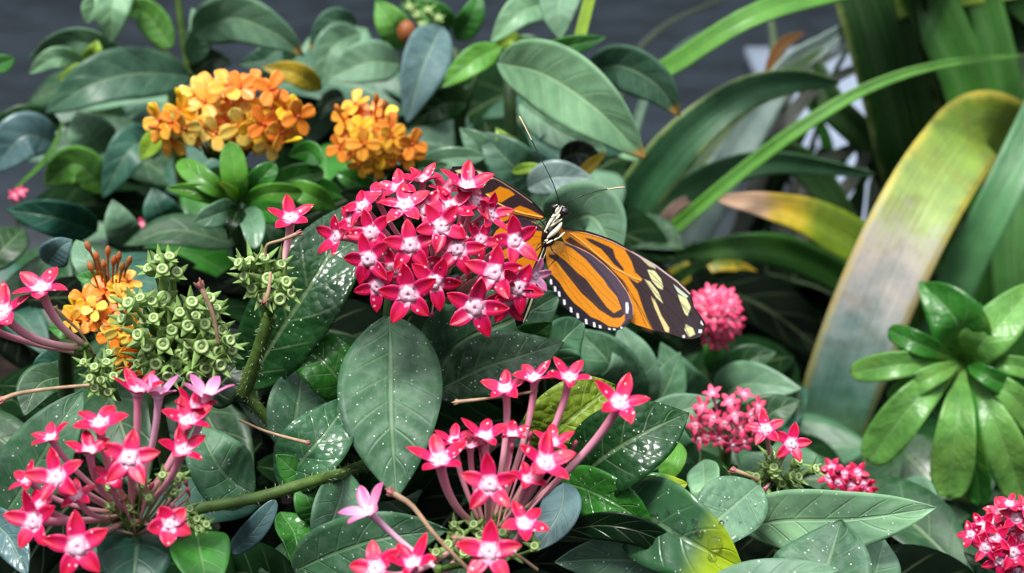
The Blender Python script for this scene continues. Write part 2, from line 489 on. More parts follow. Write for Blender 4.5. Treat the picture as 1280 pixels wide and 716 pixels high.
def calyx_cup(parent, C, nv, R, B, name='seed_cup'):
    """a spent flower's green cup: urn, pale rim, five pointed sepals"""
    e1, e2, nv = frame(nv)
    b = MB(); sd = 12
    rows = []
    for rr, hh in ((.25, -1.9), (.55, -1.5), (.82, -.9), (.80, -.35), (.72, -.05), (.66, .05)):
        rows.append([C + nv * R * hh + (e1 * math.cos(q) + e2 * math.sin(q)) * R * rr for q in [2 * PI * k / sd for k in range(sd)]])
    b.grid(rows, None, 0, close=True)
    rim = [[C + nv * R * (hh + random.uniform(-.03, .03)) + (e1 * math.cos(q) + e2 * math.sin(q)) * R * rr for q in [2 * PI * k / sd for k in range(sd)]]
           for rr, hh in ((.68, .03), (.63, .16), (.50, .17), (.40, .06), (.32, -.02))]
    b.grid(rim, None, 1, close=True)
    b.fan(rim[-1], C + nv * R * .03, 2)
    for k in range(5):
        th = 2 * PI * k / 5 + random.uniform(-.2, .2) + .4
        d = e1 * math.cos(th) + e2 * math.sin(th); s = nv.cross(d)
        out = random.uniform(.45, 1.0); up = random.uniform(.15, .9); ln = random.uniform(1.0, 1.9)
        rows = []
        for i in range(6):
            v = i / 5
            c = C + d * R * (.68 + out * ln * v) + nv * R * (-.15 + up * ln * v + .25 * v * v)
            hw = R * .40 * (1 - v) ** .7
            rows.append([c - s * hw, c + nv * R * -.05 * (1 - v), c + s * hw])
        b.grid(rows, None, 0)
    b.tube(bez(C - nv * R * 1.8, C - nv * R * 2.6, B, 4), R * .22, 0, 6, caps=False)
    return b.build(name, [M['calyx'], M['calyx_rim'], M['calyx_in']], parent, solid=R * .06)

def ixora(parent, C, nv, R, B, col, rot=None, cup=.2, name='floret', low=False):
    """one four-petalled flower with rounded petals and a slender tube"""
    e1, e2, nv = frame(nv)
    rot = random.uniform(0, 90) if rot is None else rot
    b = MB(); ns, mm = 8, 4
    for k in range(4):
        th = math.radians(rot + 90 * k + random.uniform(-7, 7))
        d = e1 * math.cos(th) + e2 * math.sin(th); s = nv.cross(d)
        Rk = R * random.uniform(.9, 1.1); ck = cup + random.uniform(-.18, .18); tw = random.uniform(-.25, .25)
        rows, uvs = [], []
        for i in range(ns + 1):
            v = i / ns
            hw = R * .40 * ((.18 + v) ** .6) * (1 - v ** 4.5) ** .6 * 1.05
            row = []
            for j in range(mm + 1):
                x = -1 + 2 * j / mm
                row.append(C + d * (Rk * (.05 + .95 * v)) + nv * (Rk * (ck * v - .35 * v * v * max(0, ck)) + hw * (.25 * x * x + tw * x)) + s * (x * hw))
            rows.append(row); uvs.append([(j / mm, v) for j in range(mm + 1)])
        b.grid(rows, uvs, 0)
    b.ball(C + nv * R * .06, R * .10, 1, 6, 4)
    L = (B - C).length
    path = bez(C, C - nv * min(L * .6, R * 2.0), B, 6)
    b.tube(path, R * .075, 1, 6, caps=False)
    return b.build(name, [M['ixora'], M['ixora_tube']], parent, color=col, solid=R * .025)

def ixora_bud(parent, C, nv, L, B, col, name='bud'):
    b = MB(); nv = nv.normalized()
    b.tube([C - nv * L * .5, C - nv * L * .1, C + nv * L * .15, C + nv * L * .38, C + nv * L * .5], [L * .05, L * .07, L * .15, L * .12, L * .02], 0, 7)
    b.tube(bez(C - nv * L * .48, C - nv * L, B, 5), L * .05, 1, 5)
    return b.build(name, [M['bud'], M['ixora_tube']], parent, color=col)

def head(parent, base, tips, r, mat='stem', name='flower_head', n=7):
    """branching stalks of a flower cluster; the florets become its children"""
    b = MB()
    ctr = sum((Vector(t) for t in tips), Vector()) / len(tips)
    for t in tips:
        t = Vector(t)
        mid = base.lerp(ctr, .45).lerp(t, .25)
        b.tube(bez(base, mid, t, n), [r * (1.0 - .5 * i / n) for i in range(n + 1)], 0, 6, caps=False)
        b.ball(t, r * .9, 0, 6, 4)
    o = b.build(name, M[mat], parent)
    return o

def withered(parent, pts, r, tipcol='withered', name='withered_floret', world=False, mat='dry'):
    """a dried flower tube with a shrivelled tip"""
    p3 = [Vector(p) if world else P(*p) for p in pts]
    path = spline(p3, 14)
    b = MB(); b.tube(path, [r * (1 + .5 * (i / 14) ** 3) for i in range(15)], 0, 6)
    t = (path[-1] - path[-2]).normalized(); e1, e2, nn = frame(t)
    c = path[-1]
    for k in range(6):
        th = k * 1.05; d = e1 * math.cos(th) + e2 * math.sin(th)
        q = c + d * r * random.uniform(1.5, 2.6) + t * r * random.uniform(1.0, 4.2)
        b.tube([c - t * r, c + d * r * 1.2 + t * r * .6, q], [r * 1.0, r * 1.1, r * .25], 1, 5)
    b.ball(c + t * r, r * 1.6, 1, 6, 5)
    return b.build(name, [M[mat], M[tipcol]], parent)

SOIL = 0.0
def root_at(x, y, d, dx=0, dy=0):
    p = P(x, y, d)
    return Vector((p.x + dx, p.y + dy, SOIL))

def main_stem(parent, top, via=None, r=.0024, mat='stem_dark', root=None):
    root = Vector(parent.location) if root is None else root
    if via is None: via = top.lerp(root, .3) + Vector((0, .012, 0))
    pts = [root - Vector((0, 0, .012))] + ([via] if via is not None else []) + [top]
    if via is None:
        pts.insert(1, root.lerp(top, .5) + Vector((random.uniform(-.006, .006), random.uniform(-.004, .01), 0)))
    return stem(parent, pts, r * 1.5, r, mat, n=22)

def filler(parent, rect, dr, n, cols, size, mats=('plain',), shapes=('ovate', 'lance'), stemtop=None, ang=None, dark=None):
    """more leaves of the same shrub, growing outwards from its stem, deeper in"""
    c0 = Vector(parent.location) + Vector((0, 0, .02))
    for i in range(n):
        x, y, d = random.uniform(rect[0], rect[2]), random.uniform(rect[1], rect[3]), random.uniform(*dr)
        p = P(x, y, d)
        p.z -= .012
        if p.z < .03: p.z = .03 + random.uniform(0, .02)
        L = random.uniform(*size)
        a = random.uniform(0, 2 * PI) if ang is None else math.radians(random.gauss(ang, 35))
        dirv = Vector((math.cos(a), math.sin(a) * .8, random.uniform(-.55, .25))).normalized()
        sag = Vector((0, 0, -L * random.uniform(.05, .22)))
        q0, q1, q2 = p - dirv * L * .5, p + Vector((0, 0, L * .06)), p + dirv * L * .5 + sag
        for q in (q0, q1, q2): q.z = max(q.z, .012)
        col = random.choice(cols)
        # leaf faces up: roll so that the blade's normal is near world up
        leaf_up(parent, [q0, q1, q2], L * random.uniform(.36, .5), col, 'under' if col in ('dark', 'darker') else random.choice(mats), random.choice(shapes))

def leaf_up(parent, pts, w, col, mat, shape, n=18, m=6):
    mid = spline(pts, n); f = PROF[shape]; W = w / 2
    tilt = random.uniform(-.5, .5); fo = math.radians(random.uniform(5, 22)); ph = random.uniform(0, 6)
    rows, uvs = [], []
    for i, p in enumerate(mid):
        v = i / n
        t = (mid[min(i + 1, n)] - mid[max(i - 1, 0)]).normalized()
        u = Vector((tilt, -.45, 1)); nn = (u - t * u.dot(t)).normalized(); sd = t.cross(nn)
        hw = W * max(f(v), .04) if i < n else W * .01
        rows.append([p + sd * (x * hw) + nn * (hw * abs(x) * math.sin(fo) + W * .05 * math.sin(v * 10 + ph) * x * x) for x in [-1 + 2 * j / m for j in range(m + 1)]])
        uvs.append([(j / m, v) for j in range(m + 1)])
    b = MB(); b.grid(rows, uvs)
    return b.build('leaf', M[mat], parent, color=COLR[col], solid=.0003)

def drops_on(key, n, r, name, label, vr=(.1, .95)):
    rows, norms = LEAFSURF[key]
    b = MB(); nr, nc = len(rows), len(rows[0])
    for _ in range(n):
        i = random.uniform(vr[0], vr[1]) * (nr - 1.01); j = random.uniform(.06, .94) * (nc - 1.01)
        i0, j0 = int(i), int(j); fi, fj = i - i0, j - j0
        p = rows[i0][j0].lerp(rows[i0][j0 + 1], fj).lerp(rows[i0 + 1][j0].lerp(rows[i0 + 1][j0 + 1], fj), fi)
        rr = r * random.choice((.5, .6, .7, .8, 1, 1.3))
        b.ball(p + norms[i0] * rr * .25, rr, 0, 8, 5, norms[i0], .6)
    o = b.build(name, M['water'], None)
    return tag(o, label, 'water droplets', kind='stuff')
M['water'] = NT('water').bsdf((1, 1, 1, 1), .02, .5, IOR=1.33, Transmission_Weight=1.0)
# ------------------------------------------------------------------ light and setting
w = bpy.data.worlds.new('overcast_sky'); SC.world = w; w.use_nodes = True
nt = w.node_tree; nt.nodes.clear()
wo = nt.nodes.new('ShaderNodeOutputWorld'); bg = nt.nodes.new('ShaderNodeBackground')
tc = nt.nodes.new('ShaderNodeTexCoord'); sx = nt.nodes.new('ShaderNodeSeparateXYZ')
cr = nt.nodes.new('ShaderNodeValToRGB')
cr.color_ramp.elements[0].position = 0.0; cr.color_ramp.elements[0].color = (.03, .035, .04, 1)
cr.color_ramp.elements[1].position = 1.0; cr.color_ramp.elements[1].color = (1.5, 1.55, 1.62, 1)
for p_, c_ in ((.5, (.02, .024, .03, 1)), (.65, (.07, .08, .095, 1)), (.82, (.45, .48, .53, 1))):
    e = cr.color_ramp.elements.new(p_); e.color = c_
mr = nt.nodes.new('ShaderNodeMapRange'); mr.inputs['From Min'].default_value = -1; mr.inputs['From Max'].default_value = 1
nt.links.new(tc.outputs['Generated'], sx.inputs[0]); nt.links.new(sx.outputs[2], mr.inputs[0]); nt.links.new(mr.outputs[0], cr.inputs[0])
nt.links.new(cr.outputs[0], bg.inputs[0]); bg.inputs[1].default_value = 1.5; nt.links.new(bg.outputs[0], wo.inputs[0])

sun = bpy.data.lights.new('sun', 'SUN'); so = bpy.data.objects.new('sun', sun); COL.objects.link(so)
sun.energy = 3.8; sun.angle = math.radians(14); sun.color = (1, .97, .92)
so.location = (-.5, -.6, 2.0)
so.rotation_euler = (Vector((.20, .30, -1.0))).to_track_quat('-Z', 'Y').to_euler()

SC.view_settings.view_transform = 'Standard'; SC.view_settings.look = 'None'
SC.view_settings.exposure = 0.2; SC.view_settings.gamma = 1.0; SC.view_settings.use_curve_mapping = False

def ground(name, x0, x1, y0, y1, z, mat, n=60, amp=.0, seed=1, solid=0.03):
    rg = random.Random(seed)
    rows = []
    for i in range(n + 1):
        y = y0 + (y1 - y0) * i / n
        rows.append([Vector((x0 + (x1 - x0) * j / n, y, z + amp * (math.sin(j * 1.7 + i * .9) * .3 + rg.uniform(-.7, .7)))) for j in range(n + 1)])
    b = MB(); b.grid(rows)
    o = b.build(name, mat, None, solid=solid, off=-1)
    return tag(o, kind='structure')

M['soil'] = flat_mat('damp_soil', lin(40, 28, 23), .9, .15, 60, .6, col2=lin(12, 9, 8), bump=.8)
M['path'] = flat_mat('wet_grey_concrete', lin(36, 44, 52), .55, .2, 14, .35, col2=lin(22, 28, 34), bump=.1)
M['slab'] = flat_mat('pale_wet_paving', lin(140, 152, 170), .5, .5, 18, .15, bump=.1)
M['wall'] = flat_mat('dark_slate_wall', lin(40, 44, 54), .6, .4, 9, .4, bump=.1)
tag(ground('floor', -.9, .9, .05, 1.0, 0, M['soil'], 70, .006), 'dark damp soil of the flower bed')
tag(ground('path', -2.6, 2.6, 1.0, 2.7, -.01, M['path'], 6, 0), 'grey wet concrete path behind the bed')
tag(ground('trim_1', .275, .46, 1.02, 1.64, .012, M['slab'], 6, 0, solid=.02), 'pale paving slab behind the strap leaves')
b = MB()
for (x0, x1, y0, y1, z0, z1) in ((-2.6, 2.6, 2.7, 2.78, -.03, 1.1),):
    c = [Vector((x, y, z)) for z in (z0, z1) for y in (y0, y1) for x in (x0, x1)]
    b.v += c; b.uv += [(0, 0)] * 8
    for f in ((0, 2, 3, 1), (4, 5, 7, 6), (0, 1, 5, 4), (2, 6, 7, 3), (0, 4, 6, 2), (1, 3, 7, 5)): b.f.append(f); b.m.append(0)
tag(b.build('wall_back', M['wall'], None, smooth=False), 'dark slate wall behind the path', kind='structure')
# ------------------------------------------------------------------ butterfly
def inside(px, py, poly):
    r = np.zeros(px.shape, bool); n = len(poly)
    for i in range(n):
        (x0, y0), (x1, y1) = poly[i], poly[(i + 1) % n]
        c = ((y0 > py) != (y1 > py)) & (px < (x1 - x0) * (py - y0) / ((y1 - y0) or 1e-9) + x0)
        r ^= c
    return r

def cover(px, py, poly):
    """soft-edged membership: nine jittered tests"""
    s = np.zeros(px.shape)
    for dx in (-.5, 0, .5):
        for dy in (-.5, 0, .5):
            s += inside(px + dx, py + dy, poly)
    return s / 9

def near(px, py, line, wd):
    d2 = np.full(px.shape, 1e9)
    for (x0, y0), (x1, y1) in zip(line[:-1], line[1:]):
        L = (x1 - x0) ** 2 + (y1 - y0) ** 2
        t = np.clip(((px - x0) * (x1 - x0) + (py - y0) * (y1 - y0)) / L, 0, 1)
        d2 = np.minimum(d2, (px - x0 - t * (x1 - x0)) ** 2 + (py - y0 - t * (y1 - y0)) ** 2)
    return np.clip((wd - np.sqrt(d2)) / .7 + .5, 0, 1)

def resample(line, n):
    pts = spline([Vector((x, y, 0)) for x, y in line], n)
    return np.array([(p.x, p.y) for p in pts])

def wing(parent, name, up, low, depth, layers, base, na=200, nb=80, label=None):
    U, Lw = resample(up, na), resample(low, na)
    rows, uvs = [], []
    XY = np.zeros((na + 1, nb + 1, 2))
    for j in range(nb + 1):
        XY[:, j] = U * (1 - j / nb) + Lw * (j / nb)
    px, py = XY[..., 0], XY[..., 1]
    col = np.zeros(px.shape + (3,)); col[:] = base[:3]
    rel = np.zeros(px.shape)
    for L in layers:
        kind, shp, c = L[0], L[1], L[2]
        a = cover(px, py, shp) if kind == 'poly' else near(px, py, shp, L[3])
        if kind == 'rib': rel = np.maximum(rel, a * L[4])
        a = a[..., None] * (L[5] if len(L) > 5 else 1)
        col = col * (1 - a) + np.array(c[:3]) * a
    for i in range(na + 1):
        rows.append([P(px[i, j], py[i, j], depth(px[i, j], py[i, j]) - rel[i, j]) for j in range(nb + 1)])
    b = MB(); b.grid(rows)
    o = b.build(name, M['wing'], parent, solid=.00012)
    at = o.data.color_attributes.new('Col', 'FLOAT_COLOR', 'POINT')
    rgba = np.ones((px.size, 4), dtype=np.float32); rgba[:, :3] = col.reshape(-1, 3)
    at.data.foreach_set('color', rgba.ravel())
    if label: o['label'] = label
    return o

q = NT('butterfly_wing')
vc = q.n('ShaderNodeVertexColor'); vc.layer_name = 'Col'
nz = q.noise(q.objvec(), 2600, 2)
c_ = q.mix(q.step(nz, .2, .8), q.mix(1.0, vc.outputs[0], (.8, .8, .8, 1), 'MULTIPLY'), vc.outputs[0])
M['wing'] = q.bsdf(c_, .5, .3, q.bump(nz, .2, .0001), .12, c_)
M['black'] = flat_mat('black_chitin', lin(22, 18, 22), .35, .5, 900, .4)
M['cream'] = flat_mat('cream_scales', lin(238, 234, 205), .6, .3, 900, .12)
M['eye'] = flat_mat('dark_compound_eye', lin(40, 32, 42), .18, .6, 4000, .5)
M['antenna_tip'] = flat_mat('pale_antenna', lin(225, 205, 160), .5, .3, 900, .2)
M['belly'] = flat_mat('pale_green_scales', lin(205, 215, 165), .6, .3, 900, .15)

bf = thing('butterfly', P(684, 300, .322), 'orange and black tiger-striped butterfly with open wings feeding on the red flower cluster', 'butterfly')
OR, DK, CR, WH, LO = lin(222, 138, 12), lin(52, 36, 40), lin(222, 222, 160), lin(245, 245, 252), lin(238, 178, 88)
PU, OB, TAN = lin(72, 56, 72), lin(196, 112, 18), lin(214, 160, 90)

# right forewing
fw_up = [(699, 283), (704.7, 284.5), (716, 286.8), (732.6, 288.4), (749.4, 293.5), (766, 299.6), (780, 306.9), (793.5, 314), (818, 329.2), (846, 349.5), (862.7, 366.2), (868, 384), (877, 396.4), (881.7, 405.3), (880.5, 412)]
fw_lo = [(697, 288), (702, 297), (716, 320), (738, 352), (765, 385), (789, 403), (803.5, 408.7), (819, 413.2), (841.5, 418.7), (855, 423.2), (866, 423.5), (875, 420.5), (880, 414)]
cost = fw_up[1:]
fl = [
  ('poly', [(700, 284), (716, 287), (716, 291), (704, 290)], OB),
  ('poly', [(782.3, 314.7), (789, 326), (793.5, 339.3), (803, 349), (797, 354), (784.5, 346), (796.8, 364), (800, 374), (804.6, 387.5), (809, 398.6), (816, 412), (850, 430), (900, 430), (890, 380), (850, 345), (800, 305), (775, 302)], DK),
  ('poly', [(730.4, 297), (740.4, 299), (760.6, 308), (766, 311.3), (769.5, 322.5), (779.6, 336), (780, 339), (776, 337), (767.3, 330.3), (759.4, 320.3), (751.6, 311.3), (738.2, 303.5)], DK),
  ('poly', [(713, 296), (727, 305.7), (740.4, 314.7), (755, 326), (767.3, 339.3), (778.4, 350), (786, 364), (782, 366), (766, 345), (745, 328), (720, 310), (706, 300)], lin(84, 44, 24)),
  ('poly', [(809, 337), (818, 338.2), (825.9, 348.2), (829, 358), (828, 362), (822.5, 359.5), (814.7, 350.6)], CR),
  ('poly', [(805, 349), (812.5, 352), (822.5, 364.5), (829, 379.6), (820.3, 371.8), (812.5, 359.5)], lin(226, 216, 160)),
  ('poly', [(813.5, 369.8), (819, 375.4), (826.5, 394), (836.5, 409.8), (836, 415.4), (831.5, 414.3), (825.5, 400.9), (818, 384)], lin(224, 206, 140)),
  ('poly', [(847, 367.5), (858.3, 373), (863.5, 384), (859.4, 395), (856, 392), (851, 379.6)], CR),
  ('poly', [(841.5, 355), (860.5, 370.5), (857, 372.5), (847, 365)], lin(205, 220, 195)),
  ('poly', [(857, 405), (866, 410), (869, 417.6), (861.6, 421.5), (855.5, 412)], CR),
  ('poly', [(797, 319), (817, 329), (820, 336), (811, 332.6)], lin(196, 192, 150)),
  ('poly', [(844, 414), (862, 395), (872, 400), (876, 420), (871, 424), (867, 408)], lin(52, 50, 62), 0, 0, .35),
]
for q_ in ([(880, 401), (876.5, 400), (875.5, 404), (879, 407)], [(877.5, 412), (873.5, 411.5), (873, 416), (877, 416)], [(856, 418.5), (853, 419.5), (853.5, 422.5), (856, 422)]):
    fl.append(('poly', q_, WH))
VN = [[(796.8, 352.8), (815, 372), (835, 395), (850, 421)], [(806, 350), (830, 378), (852, 400), (862, 421)], [(812, 340), (835, 362), (858, 388), (874, 408)], [(797, 356), (808, 385), (826, 413)], [(793, 340), (820, 352), (845, 372), (868, 395)],
      [(770, 346), (795, 378), (808, 408)], [(780, 352), (800, 385), (815, 411)]]
for v_ in VN: fl.append(('rib', v_, lin(34, 22, 26), .45, .00004, .7))
fl += [('rib', [(713.6, 292), (725, 300), (738, 311), (752, 323), (767, 335), (780, 341.5), (792, 347.5), (801, 350.5)], LO, .75, .0002),
       ('rib', [(706, 287), (732, 292), (749, 297), (766, 303.5), (782, 312)], lin(200, 130, 40), .5, .0001),
       ('line', cost, lin(26, 18, 22), 2.3, 0, 1.0),
       ('line', [(790, 315), (818, 331), (846, 351.5), (862, 367)], lin(206, 178, 176), .9),
       ('line', [(732, 291.5), (749.4, 296.5), (766, 302.6), (780, 310), (793, 317)], lin(190, 140, 120), .6)]
wd = lambda x, y: .3215 + (x - 700) * .000045 - (y - 300) * .00003 + .0016 * math.sin(min(1, max(0, (x - 700) / 180)) * PI)
fw = wing(bf, 'forewing', fw_up, fw_lo, wd, fl, OR, 240, 110, 'orange forewing with a dark tip and cream spots')

# right hindwing (in front of the forewing)
hw_up = [(686, 305), (694, 301), (702.5, 302), (718, 307), (738, 317), (756, 331), (771, 346), (784.5, 365), (791, 382), (791.5, 394)]
hw_lo = [(684, 307), (682, 315), (684, 330), (688, 345.6), (686.8, 353.4), (692.4, 365.7), (697, 370), (702.5, 381.3), (711.4, 389), (719, 396), (730.4, 404), (740.4, 408.5), (754, 411.4), (767, 413), (776.7, 411), (788, 403)]
hl = [
  ('poly', [(684, 303), (704, 300), (704, 312), (694, 317), (684, 315)], lin(226, 170, 80), 0, 0, .5),
  ('poly', [(700, 300), (718, 305), (738, 315), (757, 329), (773, 344), (787, 364), (795, 382), (795, 396), (790, 406), (774, 412), (777, 406), (781, 400), (781, 393), (777, 386.3), (774.5, 378.5), (771.7, 371.3), (760.6, 359), (755, 350), (745, 339), (731.5, 323.6), (716, 311), (706, 306)], PU),
  ('poly', [(686, 318), (695.8, 318), (707, 326), (722.6, 341.5), (732.6, 349), (745, 365.7), (758.3, 383.6), (767.3, 391.4), (777, 386), (781, 392), (776, 397), (766, 397.5), (749.4, 387.5), (740.4, 378.5), (727, 366.8), (713.6, 350), (707, 341.5), (695.8, 327), (686, 321)], DK),
  ('poly', [(682, 340), (690, 343.4), (699, 352.3), (704.7, 362.3), (710.3, 370), (718, 379), (727, 385.8), (738.2, 395.9), (749.4, 400.3), (760.6, 407.5), (771.7, 409.3), (780, 405.5), (786, 399), (800, 400), (780, 425), (740, 420), (700, 395), (680, 360)], lin(28, 20, 32)),
  ('line', [(702.5, 302), (718, 307), (738, 317), (756, 331), (771, 346), (784.5, 365), (791, 382), (791.5, 394)], lin(196, 146, 120), .75),
  ('rib', [(716, 309), (738, 326), (756, 346), (770, 366), (779, 388)], lin(40, 28, 40), .6, .00004, .7),
]
for v_ in ([(700, 316), (722, 336), (748, 362), (772, 384)], [(704, 313), (730, 332), (756, 360), (774, 380)], [(692, 330), (712, 362), (738, 396)], [(690, 326), (722, 365), (752, 400)], [(712, 345), (735, 370), (760, 394)], [(707, 308), (712, 330), (726, 348)]):
    hl.append(('rib', v_, lin(120, 66, 10), .35, .00003, .55))
for i, (x, y) in enumerate([(688.5, 352), (693.7, 361), (698.8, 367.2), (705.3, 377.5), (713.6, 387), (722, 394.5), (732.6, 401.8), (742.7, 405.8), (750, 408.2), (761.7, 411), (767.8, 411.6), (776.8, 409.5)]):
    h = 3.3 if i < 8 else 2.0
    if i > 8: h = 1.2
    hl.append(('poly', [(x - 1.6, y - h), (x + 1.2, y - h * .8), (x + 1.8, y + h), (x - 1, y + h)], WH))
hl.append(('poly', [(782, 378), (785, 378), (786, 385), (785, 392), (782.3, 391), (782, 384)], WH))
hd = lambda x, y: .3205 + (x - 690) * .00004 - (y - 300) * .00003 + .0012 * math.sin(min(1, max(0, (x - 690) / 100)) * PI)
wing(bf, 'hindwing', hw_up, hw_lo, hd, hl, OR, 220, 130, 'orange hindwing with dark stripes and white edge dots')

# left wings, leaning back behind the flowers
lf_up = [(682, 270), (678, 264), (664, 249), (647, 236.5), (619, 220.5), (599, 211.5), (582, 207.8), (566, 208)]
lf_lo = [(680, 274), (668, 276), (652, 277), (634, 278), (610, 272), (590, 258), (572, 236), (561, 216)]
ll = [
  ('poly', [(608, 242), (616, 240), (625, 233), (637, 237), (644, 243), (636, 247), (627, 253), (616, 250)], OR),
  ('poly', [(624, 257), (640, 262), (650, 257), (661, 261), (680, 271), (676, 274), (640, 266), (634, 262)], OR),
  ('poly', [(606, 266), (622, 262), (640, 267), (630, 282), (606, 280)], OR),
  ('poly', [(636, 270), (650, 274), (672, 276), (650, 280)], lin(110, 60, 40)),
  ('poly', [(569, 213), (580, 211), (587, 214), (583, 218), (572, 216)], CR),
  ('poly', [(596, 212), (606, 216), (618, 223), (612, 224), (598, 217)], CR),
  ('poly', [(597, 222), (609, 226), (606, 232), (596, 229)], CR),
  ('line', lf_up, lin(24, 18, 22), 2.2),
  ('line', [(665, 253), (647, 240), (625, 226), (600, 214), (582, 210)], lin(170, 140, 120), .6),
  ('rib', [(608, 243), (622, 254), (637, 262), (655, 267), (677, 271.5)], LO, .8, .0002),
]
ld = lambda x, y: .323 + (690 - x) * .00011 + (y - 270) * .00002
wing(bf, 'forewing', lf_up, lf_lo, ld, ll, DK, 200, 90, 'dark-tipped orange forewing half hidden by the flowers')
lh_up = [(682, 290), (676, 283), (661.5, 275), (645, 273), (630, 277), (618, 286), (611, 298)]
lh_lo = [(682, 300), (678, 318), (674, 333), (664, 344), (648, 345), (629, 334), (615, 320), (610, 306)]
l2 = [
  ('poly', [(650, 272), (664, 276), (680, 286), (676, 289), (660, 287), (646, 281)], lin(58, 44, 60)),
  ('poly', [(612, 318), (626, 324), (640, 322), (650, 316), (660, 308), (664, 310), (654, 321), (640, 328), (626, 330), (613, 326)], DK),
  ('line', lh_up[2:], DK, 3.2),
  ('line', lh_lo[3:], lin(28, 20, 32), 4.0),
  ('rib', [(676, 296), (655, 294), (635, 292), (618, 300)], lin(120, 66, 10), .4, .00003, .6),
  ('rib', [(676, 302), (655, 312), (632, 318)], lin(120, 66, 10), .4, .00003, .6),
]
ld2 = lambda x, y: .322 + (690 - x) * .00010 + (y - 300) * .00001
wing(bf, 'hindwing', lh_up, lh_lo, ld2, l2, OR, 160, 90, 'orange hindwing glimpsed between the flowers')

# body: thorax, head, abdomen as one continuous tapering surface, with cream stripes
def bp(x, y, d): return P(x, y, d)
path = spline([bp(701, 263, .3195), bp(697, 271, .3200), bp(692, 281, .3205), bp(687, 293, .3205), bp(683.5, 304, .321), bp(680, 316, .3215), bp(674, 333, .322), bp(665.5, 358, .3225), bp(657, 382, .323), bp(649, 402, .3235), bp(646, 408, .3235)], 60)
def brad(t):
    ks = [(0, 2.5), (.06, 5.5), (.12, 9.2), (.2, 10.4), (.27, 8.8), (.32, 5.8), (.36, 5.0), (.5, 6.8), (.7, 8.2), (.88, 8.2), (.96, 5.8), (1, .6)]
    for (a, ra), (c, rc) in zip(ks[:-1], ks[1:]):
        if t <= c: return S(.32) * (ra + (rc - ra) * (t - a) / (c - a))
    return S(.32) * .5
b = MB(); b.tube(path, [brad(i / 60) for i in range(61)], 0, 18)
b.build('body', M['black'], bf)

def stripe(name, pts, wpx, d, mat='cream', flat=.55, n=12):
    """a raised band of pale scales lying on the body"""
    p3 = spline([bp(x, y, d) for x, y in pts], n)
    bb = MB()
    rr = [S(d) * wpx / 2 * (max(0.05, math.sin(PI * (i + .35) / (n + .7))) ** .55) for i in range(n + 1)]
    bb.tube(p3, rr, 0, 8)
    return bb
st = MB()
def join(dst, src):
    o = len(dst.v); dst.v += src.v; dst.uv += src.uv; dst.m += src.m
    dst.f += [tuple(i + o for i in f) for f in src.f]
for pts, wpx, d in (([(692.5, 267), (687, 278), (680.5, 290)], 3.0, .3168), ([(703, 273.5), (695, 278), (687.5, 283.5)], 3.2, .3172), ([(702.5, 278), (696, 287), (684, 297.5)], 5.6, .3172),
                    ([(697, 259), (694, 266)], 2.0, .3165), ([(700, 262), (695, 270)], 1.8, .3165), ([(706, 290), (702, 294), (698, 298)], 2.4, .3185),
                    ([(685, 299), (679.5, 303.5)], 3.0, .3178), ([(691, 300), (683, 304.5)], 2.6, .3182), ([(698, 297), (692, 300.5)], 2.2, .3172), ([(680, 288), (684, 291)], 2.6, .3175)):
    join(st, stripe('s', pts, wpx * 1.15, min(d, .3172) - .0006))
st.build('thorax_stripes', M['cream'], bf)
ab = MB()
for off, wpx in ((-2.7, 1.9), (1.6, 1.7)):
    join(ab, stripe('s', [(683 + off, 309), (674 + off, 333), (670 + off, 344)], wpx, .3182, n=16))
join(ab, stripe('s', [(664, 357), (656, 380), (648, 400)], 5.6, .3190, n=16))
join(ab, stripe('s', [(670, 360), (662, 383), (654, 403)], 3.0, .3196, n=16))
for k in range(6):
    pass
ab.build('abdomen_stripes', M['belly'], bf)

hd_ = MB()
hc = bp(699.5, 263.5, .319)
hd_.ball(hc, S(.32) * 7.6, 0, 16, 10)
ho = hd_.build('head', M['black'], bf)
for (x, y, d, r) in ((705.5, 264.8, .3168, 6.2), (693, 259.6, .3182, 4.8)):
    e = MB(); e.ball(bp(x, y, d), S(.32) * r, 0, 16, 10)
    e.build('eye', M['eye'], ho)
hs = MB()
for pts, wpx, d in (([(698.5, 256.5), (697.5, 262), (695, 266.5)], 1.5, .3163), ([(702, 257.5), (700, 263), (698, 268)], 1.6, .3160), ([(694, 257), (697, 255.5)], 1.2, .317), ([(702.5, 257), (706, 259)], 1.2, .3165)):
    join(hs, stripe('s', pts, wpx, d))
hs.build('face_stripes', M['cream'], ho)
pl = MB()
for pts in ([(697.5, 266), (692, 272), (689, 277)], [(700, 268), (696, 273), (692, 277)]):
    pl.tube(spline([bp(x, y, .3160) for x, y in pts], 8), [S(.32) * r for r in (1.2, 1.5, 1.6, 1.6, 1.5, 1.3, 1.0, .7, .3)], 0, 8)
pl.build('palp', M['cream'], ho)

def antenna(pts):
    p3 = spline([bp(*p) for p in pts], 40)
    bb = MB()
    bb.tube(p3[:30], [S(.32) * (.75 - .2 * math.sin(i / 29 * PI)) for i in range(30)], 0, 7)
    bb.tube(p3[29:], [S(.32) * (.62 + .45 * (i / 11)) if i < 11 else S(.32) * .5 for i in range(12)], 1, 7)
    return bb.build('antenna', [M['black'], M['antenna_tip']], bf)
antenna([(699.5, 256, .3175), (697, 246, .3165), (690, 226, .316), (672, 190, .317), (657, 160, .318), (649, 145, .3185)])
antenna([(704.5, 257.5, .3165), (712, 252, .316), (722, 246.5, .316), (745, 239, .3165), (765, 235.5, .317), (781, 234, .3175)])

